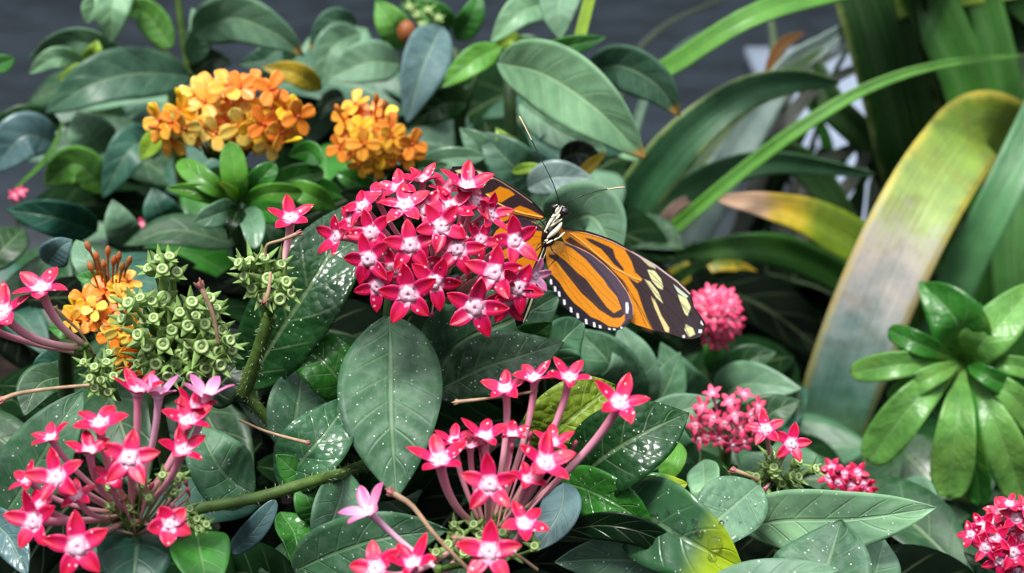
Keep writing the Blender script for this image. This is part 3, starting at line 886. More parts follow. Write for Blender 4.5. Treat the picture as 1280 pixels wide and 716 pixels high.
def leg(pts, wpx=1.2):
    p3 = spline([bp(*p) for p in pts], 16)
    bb = MB(); bb.tube(p3, [S(.32) * wpx * (.75 - .4 * i / 16) for i in range(17)], 0, 7)
    for i in (5, 10): bb.ball(p3[i], S(.32) * wpx * .8, 0, 7, 5)
    return bb.build('leg', M['black'], bf)
leg([(686, 289, .3175), (677, 277, .315), (669, 274, .314), (661, 287, .3135)])
leg([(682, 296, .3175), (672, 281, .3135), (666, 283, .312), (655, 296, .311)])
leg([(683, 302, .3178), (676, 308, .3145), (669, 314, .3125), (664, 317, .311)])
leg([(686, 303, .3178), (691, 314, .3155), (697, 320, .3155), (693, 326, .317), (683, 336, .317)])
leg([(680, 312, .3185), (676, 325, .3165), (672, 345, .3155), (667, 356, .315)])
leg([(684, 300, .3175), (678, 303, .3145), (672, 307, .3125), (667, 320, .3115)], 1.0)
pr = MB(); pr.tube(spline([bp(696, 270, .3165), bp(686, 273, .312), bp(672, 281, .308), bp(655, 297, .3062), bp(645, 303, .3055)], 18), S(.32) * .5, 0, 6)
pr.build('proboscis', M['black'], bf)
# ------------------------------------------------------------------ flowering shoots
def shoot(name, x, y, d, label, cat, dx=0, dy=0):
    return thing(name, root_at(x, y, d, dx, dy), label, cat)

def cluster(parent, ctr, spread, fl, base, peduncle=.0011, jit=.004, **kw):
    """florets from (x, y, d, R px[, dict]) around a dome's centre ctr (pixels); base = where the stalks meet"""
    bp_ = P(*base)
    items, ends = [], []
    for f in fl:
        x, y, d, R = f[:4]; o = dict(kw); o.update(f[4] if len(f) > 4 else {})
        C = P(x, y, d)
        tx = o.pop('tx', (x - ctr[0]) / spread[0] * .7); ty = o.pop('ty', -(y - ctr[1]) / spread[1] * .7)
        if ty > .45: ty *= 1.5
        nv = facing(C, tx, ty)
        b_ = o.pop('base', None)
        B = P(*b_) if b_ else bp_.lerp(C, o.pop('reach', .30)) + Vector([random.uniform(-jit, jit) * .5 for _ in range(3)])
        o.pop('reach', None)
        items.append((C, nv, R * S(d), B, o)); ends.append(B)
    hd = head(parent, bp_, ends, peduncle)
    for C, nv, R, B, o in items: pentas(hd, C, nv, R, B, **o)
    return hd

# main red cluster that the butterfly feeds on
A = shoot('pentas_shoot', 540, 420, .345, 'flowering shoot whose large red star cluster carries the butterfly, broad leaf hanging below it', 'flower', 0, .02)
Hm = (545, 372, .338)
PB = dict(mats=('petal_back', 'tube_pale'))
fl = [(505.6, 257.8, .303, 36, dict(rot=8, ty=.55, tx=-.2)), (464, 291, .304, 34, dict(rot=20)), (461, 324, .302, 36, dict(rot=15)), (513, 307, .3, 36, dict(rot=6, tx=-.05, ty=0)),
      (551.6, 283.5, .300, 36, dict(rot=30, tx=0, ty=.2)), (571.5, 311.5, .301, 35, dict(rot=-8, tx=.1)), (510.5, 367.7, .297, 41, dict(rot=10, tx=-.08, ty=-.15)), (543.5, 352.6, .301, 36, dict(rot=-20, tx=.05)),
      (472, 358, .304, 32, dict(rot=25)), (618, 341, .3, 38, dict(rot=-4, tx=.15, ty=0)), (593, 384, .298, 41, dict(rot=-14, tx=.1, ty=-.2)), (643, 301.5, .305, 34, dict(rot=14, tx=.35, ty=.1, cup=.4)),
      (583, 235, .306, 36, dict(rot=-10, ty=1.0, tx=.2, cup=.5)), (422, 296, .309, 30, dict(tx=-1.2, ty=.1, cup=.45)), (563.5, 259, .303, 35, dict(rot=22, ty=.5)), (528, 226, .309, 27, dict(ty=1.1, cup=.5)),
      (499, 236, .308, 32, dict(ty=.9, tx=-.3, cup=.35)), (612, 268, .307, 27, dict(tx=.9, ty=.3, cup=.5)), (595, 252, .306, 30, dict(ty=.6, tx=.4)), (647, 360, .302, 36, dict(tx=.6, ty=-.1, rot=-30)),
      (634, 374, .303, 34, dict(tx=.4, ty=-.6, rot=10)), (454, 258, .308, 30, dict(tx=-.8, ty=.6)), (470, 246, .310, 28, dict(tx=-.6, ty=.9)), (533, 262, .304, 32, dict(ty=.4, tx=-.1)),
      (668, 345, .309, 24, dict(tx=.9, ty=-.2, cup=.6, mats=('petal_back', 'tube_pale'))), (491, 336, .304, 30, dict(tx=-.3)), (440, 275, .310, 26, dict(tx=-.9, ty=.4)), (600, 300, .305, 28, dict(tx=.4, ty=.2)),
      (556, 240, .308, 25, dict(ty=1., tx=.1, cup=.6)), (528, 330, .305, 28, {})]
h1 = cluster(A, (540, 305), (130, 105), fl, Hm, cup=.16)
for (x, y, tx, ty) in ((548, 232, .1, .9), (596, 283, .3, .4), (572, 350, .1, .1), (586, 346, .2, .1), (480, 310, -.2, 0), (618, 300, .5, .2), (540, 393, 0, -.6)):
    C = P(x, y, .309); pentas_bud(h1, C, facing(C, tx, ty + .6), S(.31) * 17, P(545, 345, .33))
main_stem(A, P(*Hm), P(490, 470, .352), .0022)
for pts in ([(545, 372, .338), (500, 395, .335), (490, 402, .332)],):
    stem(A, pts, .0013, .0011, 'stem', 'branch', world=False)
leaf(A, [(486, 396, .331), (488, 430, .327), (489, 520, .317), (496, 622, .312)], 132, 'pent', 'pent', 'ovate', roll=4, fold=10, nv=7, n=46, m=14, keep='hang')
leaf(A, [(306, 486, .338), (352, 412, .330), (402, 335, .330), (452, 246, .345)], 108, 'pentD', 'wet', 'ovate', roll=-14, fold=14, nv=7, n=46, m=14, keep='long')
leaf(A, [(530, 470, .352), (580, 425, .347), (640, 400, .346), (700, 368, .352)], 112, 'pent', 'pent', 'ovate', roll=14, nv=7, keep='behind')
leaf(A, [(540, 492, .340), (600, 462, .334), (650, 446, .333), (704, 428, .338)], 84, 'pentD', 'pent', 'ovate', roll=-25, nv=7, keep='dark')
leaf(A, [(640, 430, .350), (668, 418, .346), (690, 402, .345)], 40, 'fresh', 'glossy', 'ovate', roll=15)
leaf(A, [(690, 470, .37), (700, 430, .365), (730, 400, .37)], 60, 'pent', 'plain', 'ovate', roll=15)
filler(A, (440, 380, 700, 520), (.365, .43), 10, ('pentD', 'dark', 'darker'), (.03, .05))

# bottom-left pink cluster
Kp = shoot('pentas_shoot', 165, 700, .285, 'flowering shoot with loose pink-red cluster on long pink tubes in the lower left corner', 'flower', 0, .03)
fl = [(162, 573, .262, 40, dict(rot=-8, tx=-.05, ty=.15, cup=.1)), (97, 683, .258, 44, dict(rot=6, tx=-.1, ty=-.1, cup=.1)), (212, 656, .262, 28, dict(rot=28, tx=.1, ty=-.1, wid=.5, cup=.15)), (72, 597, .262, 38, dict(rot=20, tx=-.5, ty=.3)),
      (44, 652, .261, 38, dict(rot=12, tx=-.6, ty=0)), (124, 530, .268, 36, dict(tx=-.2, ty=.6, rot=-20, cup=.35)), (172, 492, .272, 32, dict(tx=0, ty=1.3, cup=.8)), (198, 496, .271, 30, dict(tx=.1, ty=1.4, cup=.9, mats=('petal_back', 'tube_pale'))),
      (258, 497, .273, 32, dict(tx=.3, ty=1.4, cup=.8, mats=('petal_back', 'tube_pale'))), (234, 528, .268, 34, dict(tx=.3, ty=.6, cup=.5, rot=5)), (228, 564, .265, 33, dict(tx=.4, ty=.5, cup=.45, rot=0)), (64, 548, .268, 26, dict(tx=-.7, ty=.5, cup=.5)),
      (112, 566, .264, 30, dict(tx=-.2, ty=.9, cup=.7)), (52, 630, .266, 28, dict(tx=-.8, ty=.2)), (96, 620, .266, 26, dict(tx=-.4, ty=.3)), (140, 600, .266, 26, dict(tx=-.1, ty=.3, cup=.6)), (35, 600, .270, 26, dict(tx=-.9, ty=.3)), (240, 510, .272, 28, dict(tx=.4, ty=1.0, cup=.7))]
for f in fl:
    if f[3] < 38: f[4]['ty'] = f[4].get('ty', 0) + .35
    if 'cup' not in f[4]: f[4]['cup'] = .35
for f in fl: f[4]['base'] = (165 + (f[0] - 165) * .18, 648 + (f[1] - 648) * .18, .283); f[4].setdefault('tube', .115)
h2 = cluster(Kp, (150, 600), (120, 120), fl, (170, 672, .285), .0012)
for i in range(34):
    C = P(random.uniform(128, 238), random.uniform(585, 655), random.uniform(.270, .281))
    if i % 3 == 0: calyx_cup(h2, C, facing(C, random.uniform(-.4, .5), random.uniform(.2, .8)), S(.27) * 7, P(170, 668, .284), 'calyx')
    else: pentas_bud(h2, C, facing(C, random.uniform(-.4, .5), .8), S(.27) * random.uniform(12, 22), P(170, 668, .284), col=random.choice([lin(200, 100, 120), lin(190, 150, 110), lin(215, 130, 150)]))
for (x, y) in ((238, 655), (248, 660), (258, 655), (246, 648), (232, 646)):
    C = P(x, y, .276); calyx_cup(h2, C, facing(C, .3, .3), S(.27) * 7, P(225, 650, .284), 'calyx')
main_stem(Kp, P(170, 672, .285), None, .002)
stem(Kp, [(180, 672, .287), (235, 640, .290), (320, 622, .293), (395, 600, .300), (432, 590, .316), (470, 575, .345)], .0011, .0014, 'stem', 'branch', world=False, n=40, hairs=130)
leaf(Kp, [(2, 648, .300), (35, 600, .296), (70, 540, .294), (104, 488, .298)], 92, 'pent', 'pent', 'ovate', roll=-20, nv=6, n=40, m=12, keep='left')
leaf(Kp, [(318, 618, .305), (288, 600, .300), (265, 570, .296), (246, 530, .300)], 84, 'pent', 'pent', 'ovate', roll=18, nv=6, keep='mid')
leaf(Kp, [(172, 655, .292), (170, 690, .280), (162, 760, .272)], 100, 'teal', 'plain', 'ovate', roll=0, nv=6)
leaf(Kp, [(246, 662, .288), (250, 690, .278), (262, 750, .270)], 76, 'fresh', 'plain', 'ovate', roll=-10, nv=6)
leaf(Kp, [(-30, 640, .29), (10, 668, .285), (35, 720, .28)], 50, 'blue', 'wet', 'ovate', roll=20)
leaf(Kp, [(-10, 610, .31), (20, 628, .305), (60, 640, .30)], 40, 'lime', 'glossy', 'ovate', roll=0)
leaf(Kp, [(290, 690, .31), (320, 660, .305), (345, 625, .305)], 30, 'blue', 'glossy', 'round', roll=0)
withered(Kp, [(112, 481, .285), (60, 486, .284), (22, 492, .283), (4, 499, .283)], 0.000372)
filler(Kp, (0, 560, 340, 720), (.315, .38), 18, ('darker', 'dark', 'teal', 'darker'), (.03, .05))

# bottom-centre cluster
Lp = shoot('pentas_shoot', 620, 715, .285, 'flowering shoot with spreading crimson stars in front, bottom centre below the broad hanging leaf', 'flower', 0, .03)
fl = [(550, 577, .268, 40, dict(rot=14, tx=-.15, ty=.75, cup=.45)), (612, 606, .262, 38, dict(rot=2, tx=0, ty=.1, cup=.12)), (680, 580, .264, 40, dict(tx=.35, ty=.55, cup=.5, rot=-12)), (774, 505, .270, 38, dict(rot=-24, tx=.35, ty=.55, cup=.4)),
      (632, 487, .281, 30, dict(ty=.6, tx=-.2, cup=.4, rot=10)), (668, 474, .281, 29, dict(ty=.9, tx=0, cup=.5)), (711, 474, .280, 31, dict(ty=.7, tx=.15, cup=.55)), (606, 547, .274, 32, dict(ty=.9, tx=-.1, cup=.55)),
      (612, 690, .258, 42, dict(rot=0, tx=-.05, ty=.1, cup=.15)), (655, 655, .260, 34, dict(rot=25, tx=.2, ty=.3, cup=.3)), (470, 712, .258, 38, dict(tx=-.4, ty=.4, rot=20, cup=.3)), (516, 706, .258, 34, dict(tx=-.2, ty=.8, cup=.7)),
      (568, 553, .276, 26, dict(ty=.9, tx=-.2, cup=.6)), (588, 560, .276, 24, dict(ty=1., tx=0, cup=.6)), (690, 556, .274, 28, dict(ty=.8, tx=.3, cup=.6)), (660, 600, .268, 26, dict(ty=.4, tx=.3, cup=.6)), (640, 545, .278, 24, dict(ty=1., cup=.6))]
for f in fl:
    if f[3] < 38: f[4]['ty'] = f[4].get('ty', 0) + .25
for f in fl: f[4]['base'] = (610 + (f[0] - 610) * .22, 672 + (f[1] - 672) * .15, .284); f[4].setdefault('tube', .115)
fl.append((462, 640, .268, 36, dict(tx=-1.0, ty=.7, cup=.75, mats=('petal_back', 'tube_pale'), base=(548, 712, .270), tube=.09)))
h3 = cluster(Lp, (600, 610), (150, 120), fl, (615, 716, .290), .0012)
for (x, y, R) in ((575, 668, 9), (592, 655, 8), (560, 680, 9), (640, 690, 9), (668, 682, 8), (600, 668, 9), (580, 690, 9), (628, 665, 8), (568, 655, 7), (650, 640, 8), (545, 690, 8)):
    C = P(x, y, .275); calyx_cup(h3, C, facing(C, random.uniform(-.4, .4), random.uniform(.2, .6)), S(.27) * R, P(612, 705, .288), 'calyx')
for (x, y, tx) in ((663, 545, .2), (718, 556, .5), (640, 560, 0), (700, 590, .4), (600, 560, 0)):
    C = P(x, y, .276); pentas_bud(h3, C, facing(C, tx, 1.0), S(.27) * 18, P(615, 690, .286), col=lin(205, 90, 120))
main_stem(Lp, P(615, 716, .290), None, .002)
withered(Lp, [(590, 716, .272), (545, 670, .270), (515, 632, .270), (490, 616, .270)], 0.000434)
withered(Lp, [(672, 712, .268), (640, 690, .266), (600, 676, .266), (570, 672, .266)], 0.000310, 'dry')
withered(Lp, [(672, 488, .281), (640, 494, .283), (600, 499, .284), (572, 502, .285)], 0.000279, 'dry')
leaf(Lp, [(432, 588, .316), (426, 620, .312), (412, 660, .308), (402, 700, .308)], 66, 'pent', 'pent', 'ovate', roll=-14, nv=6)
leaf(Lp, [(366, 714, .300), (420, 690, .292), (480, 672, .288), (560, 662, .292)], 84, 'pent', 'pent', 'ovate', roll=14, nv=6, keep='low')
leaf(Lp, [(706, 604, .300), (700, 640, .294), (668, 690, .290)], 52, 'blue', 'plain', 'ovate', roll=14, nv=6)
leaf(Lp, [(350, 640, .32), (368, 670, .315), (372, 716, .31)], 44, 'fresh', 'wet', 'ovate', roll=-24, nv=6)
leaf(Lp, [(680, 562, .322), (706, 530, .316), (735, 505, .316), (766, 484, .322)], 96, 'lime', 'rugose', 'ovate', roll=12, nv=6) if False else leaf(Lp, [(672, 568, .322), (700, 535, .316), (732, 508, .316), (768, 482, .322)], 98, 'olive', 'rugose', 'ovate', roll=12, nv=6, keep='moss')
leaf(Lp, [(716, 602, .312), (760, 568, .302), (808, 540, .300), (860, 516, .306)], 104, 'pentD', 'wet', 'ovate', roll=-10, nv=6, n=40, m=12, keep='wetright')
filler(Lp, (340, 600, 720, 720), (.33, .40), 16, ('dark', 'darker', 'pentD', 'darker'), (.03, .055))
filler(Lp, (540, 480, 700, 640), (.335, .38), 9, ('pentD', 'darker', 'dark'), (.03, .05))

# green seed head, left
Sp = shoot('pentas_shoot', 230, 440, .320, 'green shoot topped by a big cluster of empty star-rimmed seed cups, left of centre', 'plant', .01, .04)
bq = P(225, 455, .322)
cups = []
for (x, y, R, tx, ty) in ((203, 336, 9, -.1, .5), (221, 340, 9, .2, .5), (199, 322, 8, -.2, .9), (212, 320, 8, .1, .9), (185, 335, 8, -.6, .5), (205, 372, 11, 0, .1), (160, 378, 9, -.6, .5), (175, 372, 8, -.4, .8), (240, 377, 9, .2, .5), (262, 372, 9, .5, .6),
                          (204, 430, 10, 0, 0), (235, 407, 9, .1, .1), (252, 433, 11, .2, 0), (274, 440, 10, .5, -.1), (290, 437, 9, .8, .1), (258, 460, 10, .2, -.4), (276, 456, 10, .5, -.3), (184, 432, 10, -.3, 0), (172, 418, 9, -.6, .1), (215, 412, 9, 0, .2),
                          (220, 455, 9, 0, -.4), (195, 455, 10, -.2, -.4), (240, 470, 10, .2, -.7), (225, 390, 8, 0, .3), (192, 397, 8, -.2, .3), (256, 405, 9, .4, .2), (278, 412, 9, .7, .2), (152, 398, 8, -.9, .3), (210, 470, 9, 0, -.7), (236, 430, 8, .1, 0), (268, 395, 8, .5, .4), (288, 425, 8, .8, .1), (180, 400, 8, -.5, .3), (245, 395, 8, .2, .4), (190, 376, 8, -.3, .5)):
    C = P(x, y, .298 + random.uniform(-.003, .006)); nv = facing(C, tx, ty)
    cups.append((C, nv, R * S(.3) * 1.0, bq.lerp(C, .55)))
rs = random.Random(3)
for k in range(14):
    x, y = rs.uniform(170, 285), rs.uniform(375, 470); C = P(x, y, .304)
    cups.append((C, facing(C, (x - 228) / 70, (425 - y) / 60 + .2), rs.uniform(7, 9) * S(.3), bq.lerp(C, .55)))
hS = head(Sp, bq, [c[3] for c in cups], .0009)
for C, nv, R, B in cups: calyx_cup(hS, C, nv, R * 1.2, B)
for (x, y, R, tx, ty) in ((118, 458, 8, -.3, .6), (133, 452, 8, .1, .7), (142, 470, 8, .2, .4), (112, 472, 7, -.5, .3), (126, 475, 8, 0, .2), (136, 440, 7, .2, .9), (104, 452, 7, -.7, .6), (118, 485, 8, -.2, .2), (135, 490, 8, .1, 0)):
    C = P(x, y, .290 + random.uniform(-.003, .003)); calyx_cup(hS, C, facing(C, tx, ty), R * S(.29), P(150, 500, .315))
withered(hS, [(273, 428, .295), (268, 400, .293), (260, 378, .292), (251, 358, .291)], 0.000434)
main_stem(Sp, bq, P(205, 560, .335), .0018)
leaf(Sp, [(255, 500, .34), (285, 470, .335), (310, 440, .34)], 60, 'dark', 'plain', 'ovate', roll=-15)
leaf(Sp, [(300, 505, .338), (330, 530, .335), (365, 556, .334), (392, 566, .335)], 22, 'pentD', 'plain', 'lance', roll=-30)
filler(Sp, (80, 430, 330, 600), (.35, .43), 16, ('dark', 'darker', 'pentD'), (.03, .05))

# two florets with long tubes at the left edge
Ip = shoot('pentas_shoot', 60, 470, .300, 'shoot with few red stars on long tubes reaching in at the left edge', 'flower', -.02, .05)
fl = [(52, 362, .288, 38, dict(rot=-20, tx=-.35, ty=.85, cup=.35, base=(106, 430, .300), tube=.11)), (4, 392, .286, 40, dict(rot=10, tx=-.5, ty=.5, cup=.3, base=(100, 434, .300), tube=.11)),
      (-14, 410, .288, 34, dict(tx=-.6, ty=.3, base=(96, 440, .300)))]
h4 = cluster(Ip, (60, 420), (80, 60), fl, (112, 446, .302), .0009)
main_stem(Ip, P(112, 446, .302), P(90, 560, .33), .0016)
withered(Ip, [(118, 442, .302), (100, 415, .298), (82, 398, .296), (70, 386, .295)], 0.000279, 'dry')
leaf(Ip, [(84, 470, .345), (50, 480, .34), (30, 520, .335)], 50, 'pentD', 'plain', 'ovate', roll=20)
filler(Ip, (-10, 440, 130, 560), (.36, .45), 8, ('dark', 'pentD', 'darker'), (.03, .045))

# small seed head with one red star
Jp = shoot('pentas_shoot', 330, 400, .318, 'slim green shoot with a small seed-cup head and one red star above it', 'flower', 0, .04)
bj = P(338, 392, .318)
ends = [(C_, f_) for C_, f_ in []]
cj = []
for (x, y, R, tx, ty) in ((312, 326, 9, -.5, .8), (330, 322, 9, 0, .9), (322, 345, 10, -.2, .3), (345, 340, 10, .2, .4), (338, 358, 11, .0, 0), (358, 352, 9, .5, .2), (315, 360, 9, -.4, 0), (328, 372, 9, -.1, -.3), (350, 374, 10, .3, -.3), (335, 348, 10, 0, .2), (352, 330, 8, .5, .7), (364, 366, 8, .7, -.1), (298, 328, 8, -.9, .6), (305, 345, 8, -.7, .3)):
    C = P(x, y, .302 + random.uniform(-.003, .003)); cj.append((C, facing(C, tx, ty), R * S(.302), bj.lerp(C, .5)))
hJ = head(Jp, bj, [c[3] for c in cj], .0009)
for c in cj: calyx_cup(hJ, c[0], c[1], c[2] * 1.15, c[3])
C = P(363, 274, .306); pentas(hJ, C, facing(C, 0, 1.0), 32 * S(.306), P(352, 332, .306), rot=6, cup=.4, tube=.13)
withered(hJ, [(332, 320, .300), (334, 306, .299), (352, 300, .299), (372, 292, .299)], 0.000310, 'withered')
withered(hJ, [(338, 340, .299), (336, 362, .298), (332, 375, .298)], 0.000372, 'withered')
main_stem(Jp, P(304, 492, .327), P(330, 520, .40), .0016, 'stem_dark')
stem(Jp, [(306, 488, .327), (340, 530, .330), (375, 560, .330), (400, 575, .330)], .0013, .0013, 'stem', 'branch', world=False, n=40, hairs=110)
stem(Jp, [(338, 394, .318), (326, 430, .321), (312, 470, .325), (304, 492, .327)], .0015, .0017, 'stem', 'branch', world=False, n=30, hairs=80)
leaf(Jp, [(440, 496, .335), (420, 470, .330), (395, 445, .330), (358, 432, .336)], 72, 'fresh', 'wet', 'ovate', roll=10, nv=6)
leaf(Jp, [(372, 566, .330), (368, 530, .328), (372, 500, .330), (378, 462, .338)], 76, 'pent', 'pent', 'ovate', roll=10, nv=6, keep='up')
leaf(Jp, [(350, 608, .318), (380, 572, .313), (408, 540, .314), (438, 496, .322)], 82, 'pent', 'wet', 'ovate', roll=-12, nv=6, keep='rug')
leaf(Jp, [(390, 600, .318), (368, 588, .314), (345, 568, .312)], 40, 'fresh', 'plain', 'ovate', roll=0)
leaf(Jp, [(350, 480, .35), (345, 462, .35), (362, 452, .35)], 36, 'lime', 'glossy', 'round', roll=0)
leaf(Jp, [(398, 650, .318), (385, 625, .314), (376, 600, .316)], 40, 'fresh', 'plain', 'ovate')
withered(Jp, [(300, 525, .312), (330, 538, .310), (360, 547, .309), (384, 553, .309)], 0.000310)
filler(Jp, (310, 400, 480, 620), (.35, .41), 14, ('darker', 'dark', 'darker', 'pentD'), (.025, .045))

# near-black leaves that paint deep shade low under the left half
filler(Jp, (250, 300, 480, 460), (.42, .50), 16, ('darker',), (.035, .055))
# ------------------------------------------------------------------ flowers further back
def ball_cluster(parent, ctr, rx, ry, d, n, R, base, mats=('petal_far', 'tube'), low=True, depth=.008, name='floret'):
    tips, it = [], []
    B0 = P(*base)
    for i in range(n):
        a = i * 2.39996; r = math.sqrt((i + .5) / n)
        x = ctr[0] + rx * r * math.cos(a) + random.uniform(-2, 2); y = ctr[1] + ry * r * math.sin(a) + random.uniform(-2, 2)
        C = P(x, y, d - depth * (1 - r * r)); nv = facing(C, (x - ctr[0]) / rx * .9, -(y - ctr[1]) / ry * .9)
        B = B0.lerp(C, .5); it.append((C, nv, B)); tips.append(B)
    hd = head(parent, B0, tips, .0007, n=4)
    for C, nv, B in it: pentas(hd, C, nv, R * S(d), B, cup=random.uniform(.1, .5), mats=mats, low=low, name=name)
    return hd

D = shoot('pentas_shoot', 897, 440, .50, 'flowering shoot with a round pink-red cluster just beyond the butterfly\'s wing tip', 'flower')
ball_cluster(D, (895, 394), 30, 34, .46, 34, 13, (893, 425, .485)); main_stem(D, P(893, 425, .485), None, .0022, 'stem')
leaf(D, [(893, 470, .49), (890, 440, .48), (880, 415, .48)], 24, 'fresh', 'plain', 'lance')
leaf(D, [(900, 500, .48), (930, 480, .46), (1002, 486, .45)], 60, 'grey', 'plain', 'ovate', roll=-15)
leaf(D, [(895, 500, .49), (930, 455, .48), (970, 440, .48)], 54, 'pentD', 'plain', 'ovate', roll=0)
leaf(D, [(880, 520, .48), (850, 480, .46), (826, 428, .46)], 66, 'pent', 'matt', 'ovate', roll=10)
leaf(D, [(860, 500, .47), (815, 480, .455), (790, 430, .45)], 70, 'grey', 'matt', 'ovate', roll=10)
filler(D, (820, 420, 1010, 560), (.50, .58), 14, ('pent', 'pentD', 'dark', 'teal'), (.04, .07))

E = shoot('pentas_shoot', 905, 560, .43, 'flowering shoot with open pale-eyed pink stars between the wing tip and the spent head', 'flower', 0, .01)
fl = []
for (x, y) in ((890, 492), (912, 502), (930, 493), (878, 508), (870, 530), (885, 545), (900, 548), (916, 556), (925, 535), (938, 518), (906, 528), (892, 522), (880, 520), (948, 508), (930, 552), (945, 535), (874, 548), (918, 518)):
    fl.append((x, y, .395 + random.uniform(-.004, .004), 14, {}))
hE = cluster(E, (908, 524), (40, 36), fl, (908, 560, .42), .0007, low=True, mats=('petal_far', 'tube'))
main_stem(E, P(908, 560, .42), None, .002, 'stem')
leaf(E, [(870, 580, .40), (850, 560, .39), (842, 520, .39)], 40, 'pent', 'plain', 'ovate', roll=10)
leaf(E, [(905, 580, .41), (888, 600, .40), (868, 625, .40)], 50, 'fresh', 'plain', 'ovate', roll=-10)
leaf(E, [(930, 560, .42), (960, 520, .41), (1000, 500, .41)], 60, 'pentD', 'plain', 'ovate', roll=-10)
filler(E, (800, 520, 1010, 640), (.42, .48), 12, ('pent', 'pentD', 'dark', 'grey'), (.03, .055))

F = shoot('pentas_shoot', 975, 620, .36, 'flowering shoot with a brownish spent head bearing two red stars and large drooping grey-green leaves', 'flower', 0, .03)
bf_ = P(968, 622, .352); cf = []
for i in range(20):
    x, y = random.gauss(966, 24), random.gauss(592, 13)
    C = P(x, y, .338 + random.uniform(-.004, .004)); cf.append((C, facing(C, (x - 966) / 40, (600 - y) / 30), 6.5 * S(.338), bf_.lerp(C, .5)))
hF = head(F, bf_, [c[3] for c in cf], .0008)
for c in cf: calyx_cup(hF, c[0], c[1], c[2] * 1.25, c[3])
for (x, y, R, o) in ((957, 537, 26, dict(rot=8, ty=.5, tx=-.1)), (989, 555, 26, dict(rot=-12, ty=.2, tx=.2)), (945, 620, 17, dict(ty=-.4, tx=-.5))):
    C = P(x, y, .330); pentas(hF, C, facing(C, o.pop('tx'), o.pop('ty')), R * S(.33), P(966, 600, .345), **o)
withered(hF, [(948, 600, .338), (930, 592, .336), (918, 588, .336)], 0.000434)
main_stem(F, bf_, None, .002)
leaf(F, [(925, 660, .345), (980, 650, .332), (1070, 648, .325), (1170, 634, .325)], 84, 'pale', 'pent', 'ovate', roll=16, nv=6, n=40, m=12, keep='right')
leaf(F, [(1000, 780, .318), (1030, 720, .312), (1052, 650, .318)], 130, 'pent', 'pent', 'ovate', roll=-16, nv=7, n=36, m=12)
leaf(F, [(1080, 760, .33), (1095, 710, .33), (1105, 672, .335)], 66, 'grey', 'pent', 'ovate', roll=24)
leaf(F, [(880, 760, .310), (820, 708, .306), (760, 698, .306), (694, 702, .310)], 84, 'grey', 'pent', 'ovate', roll=-26, nv=7)
leaf(F, [(770, 628, .312), (815, 648, .302), (870, 680, .295), (928, 710, .296)], 112, 'pent', 'yellowtip', 'ovate', roll=8, nv=6, n=40, m=12, keep='drop')
leaf(F, [(948, 606, .325), (918, 632, .318), (885, 660, .314), (850, 690, .315)], 84, 'grey', 'wet', 'ovate', roll=10, nv=6, keep='speck')
leaf(F, [(702, 602, .312), (735, 612, .304), (775, 632, .300), (818, 664, .302)], 64, 'fresh', 'wet', 'ovate', roll=12, nv=6, keep='glossyr')
leaf(F, [(700, 664, .306), (750, 656, .300), (800, 664, .298), (860, 692, .302)], 40, 'dark', 'glossy', 'lance', roll=20)
leaf(F, [(780, 622, .325), (820, 612, .32), (860, 604, .322)], 44, 'fresh', 'yellowtip', 'ovate', roll=-15)
leaf(F, [(846, 552, .335), (840, 575, .33), (828, 608, .33)], 34, 'bright', 'strap', 'ovate', roll=0)
leaf(F, [(880, 575, .36), (880, 610, .35), (870, 640, .35)], 44, 'pale', 'plain', 'ovate', roll=20)
leaf(F, [(1130, 600, .42), (1150, 650, .40), (1160, 716, .40)], 70, 'grey', 'matt', 'ovate', roll=20)
leaf(F, [(870, 740, .29), (960, 722, .285), (1050, 712, .285)], 50, 'grey', 'pent', 'ovate', roll=-25)
filler(F, (700, 600, 1180, 740), (.34, .42), 22, ('darker', 'dark', 'pentD', 'darker'), (.03, .055))

G = shoot('pentas_shoot', 1062, 620, .40, 'flowering shoot with a small red cluster peeping over the large drooping leaf', 'flower', 0, .03)
fl = [(x, y, .375, 15, {}) for (x, y) in ((1040, 584), (1056, 592), (1072, 590), (1064, 606), (1080, 604), (1048, 602), (1084, 612), (1036, 596))]
cluster(G, (1060, 598), (36, 26), fl, (1062, 622, .39), .0007, low=True, mats=('petal', 'tube')); main_stem(G, P(1062, 622, .39), None, .0018)

Hh = shoot('pentas_shoot', 1250, 716, .36, 'flowering shoot with a full red cluster cut off by the lower right corner', 'flower', 0, .02)
fl = [(x, y, .335 + random.uniform(-.004, .004), R, {}) for (x, y, R) in ((1228, 658, 22), (1252, 640, 22), (1270, 648, 22), (1214, 668, 20), (1244, 672, 23), (1266, 690, 25), (1280, 668, 24), (1250, 700, 23), (1274, 714, 24), (1232, 684, 20), (1262, 630, 18), (1284, 636, 20), (1240, 652, 18), (1262, 664, 20), (1288, 695, 22))]
cluster(Hh, (1255, 675), (48, 45), fl, (1262, 712, .355), .0008, mats=('petal', 'tube')); main_stem(Hh, P(1262, 712, .355), None, .002)
leaf(Hh, [(1255, 720, .37), (1225, 705, .36), (1205, 690, .36)], 36, 'dark', 'plain', 'ovate')
filler(Hh, (1130, 620, 1290, 720), (.42, .55), 12, ('pentD', 'dark', 'darker'), (.04, .06))

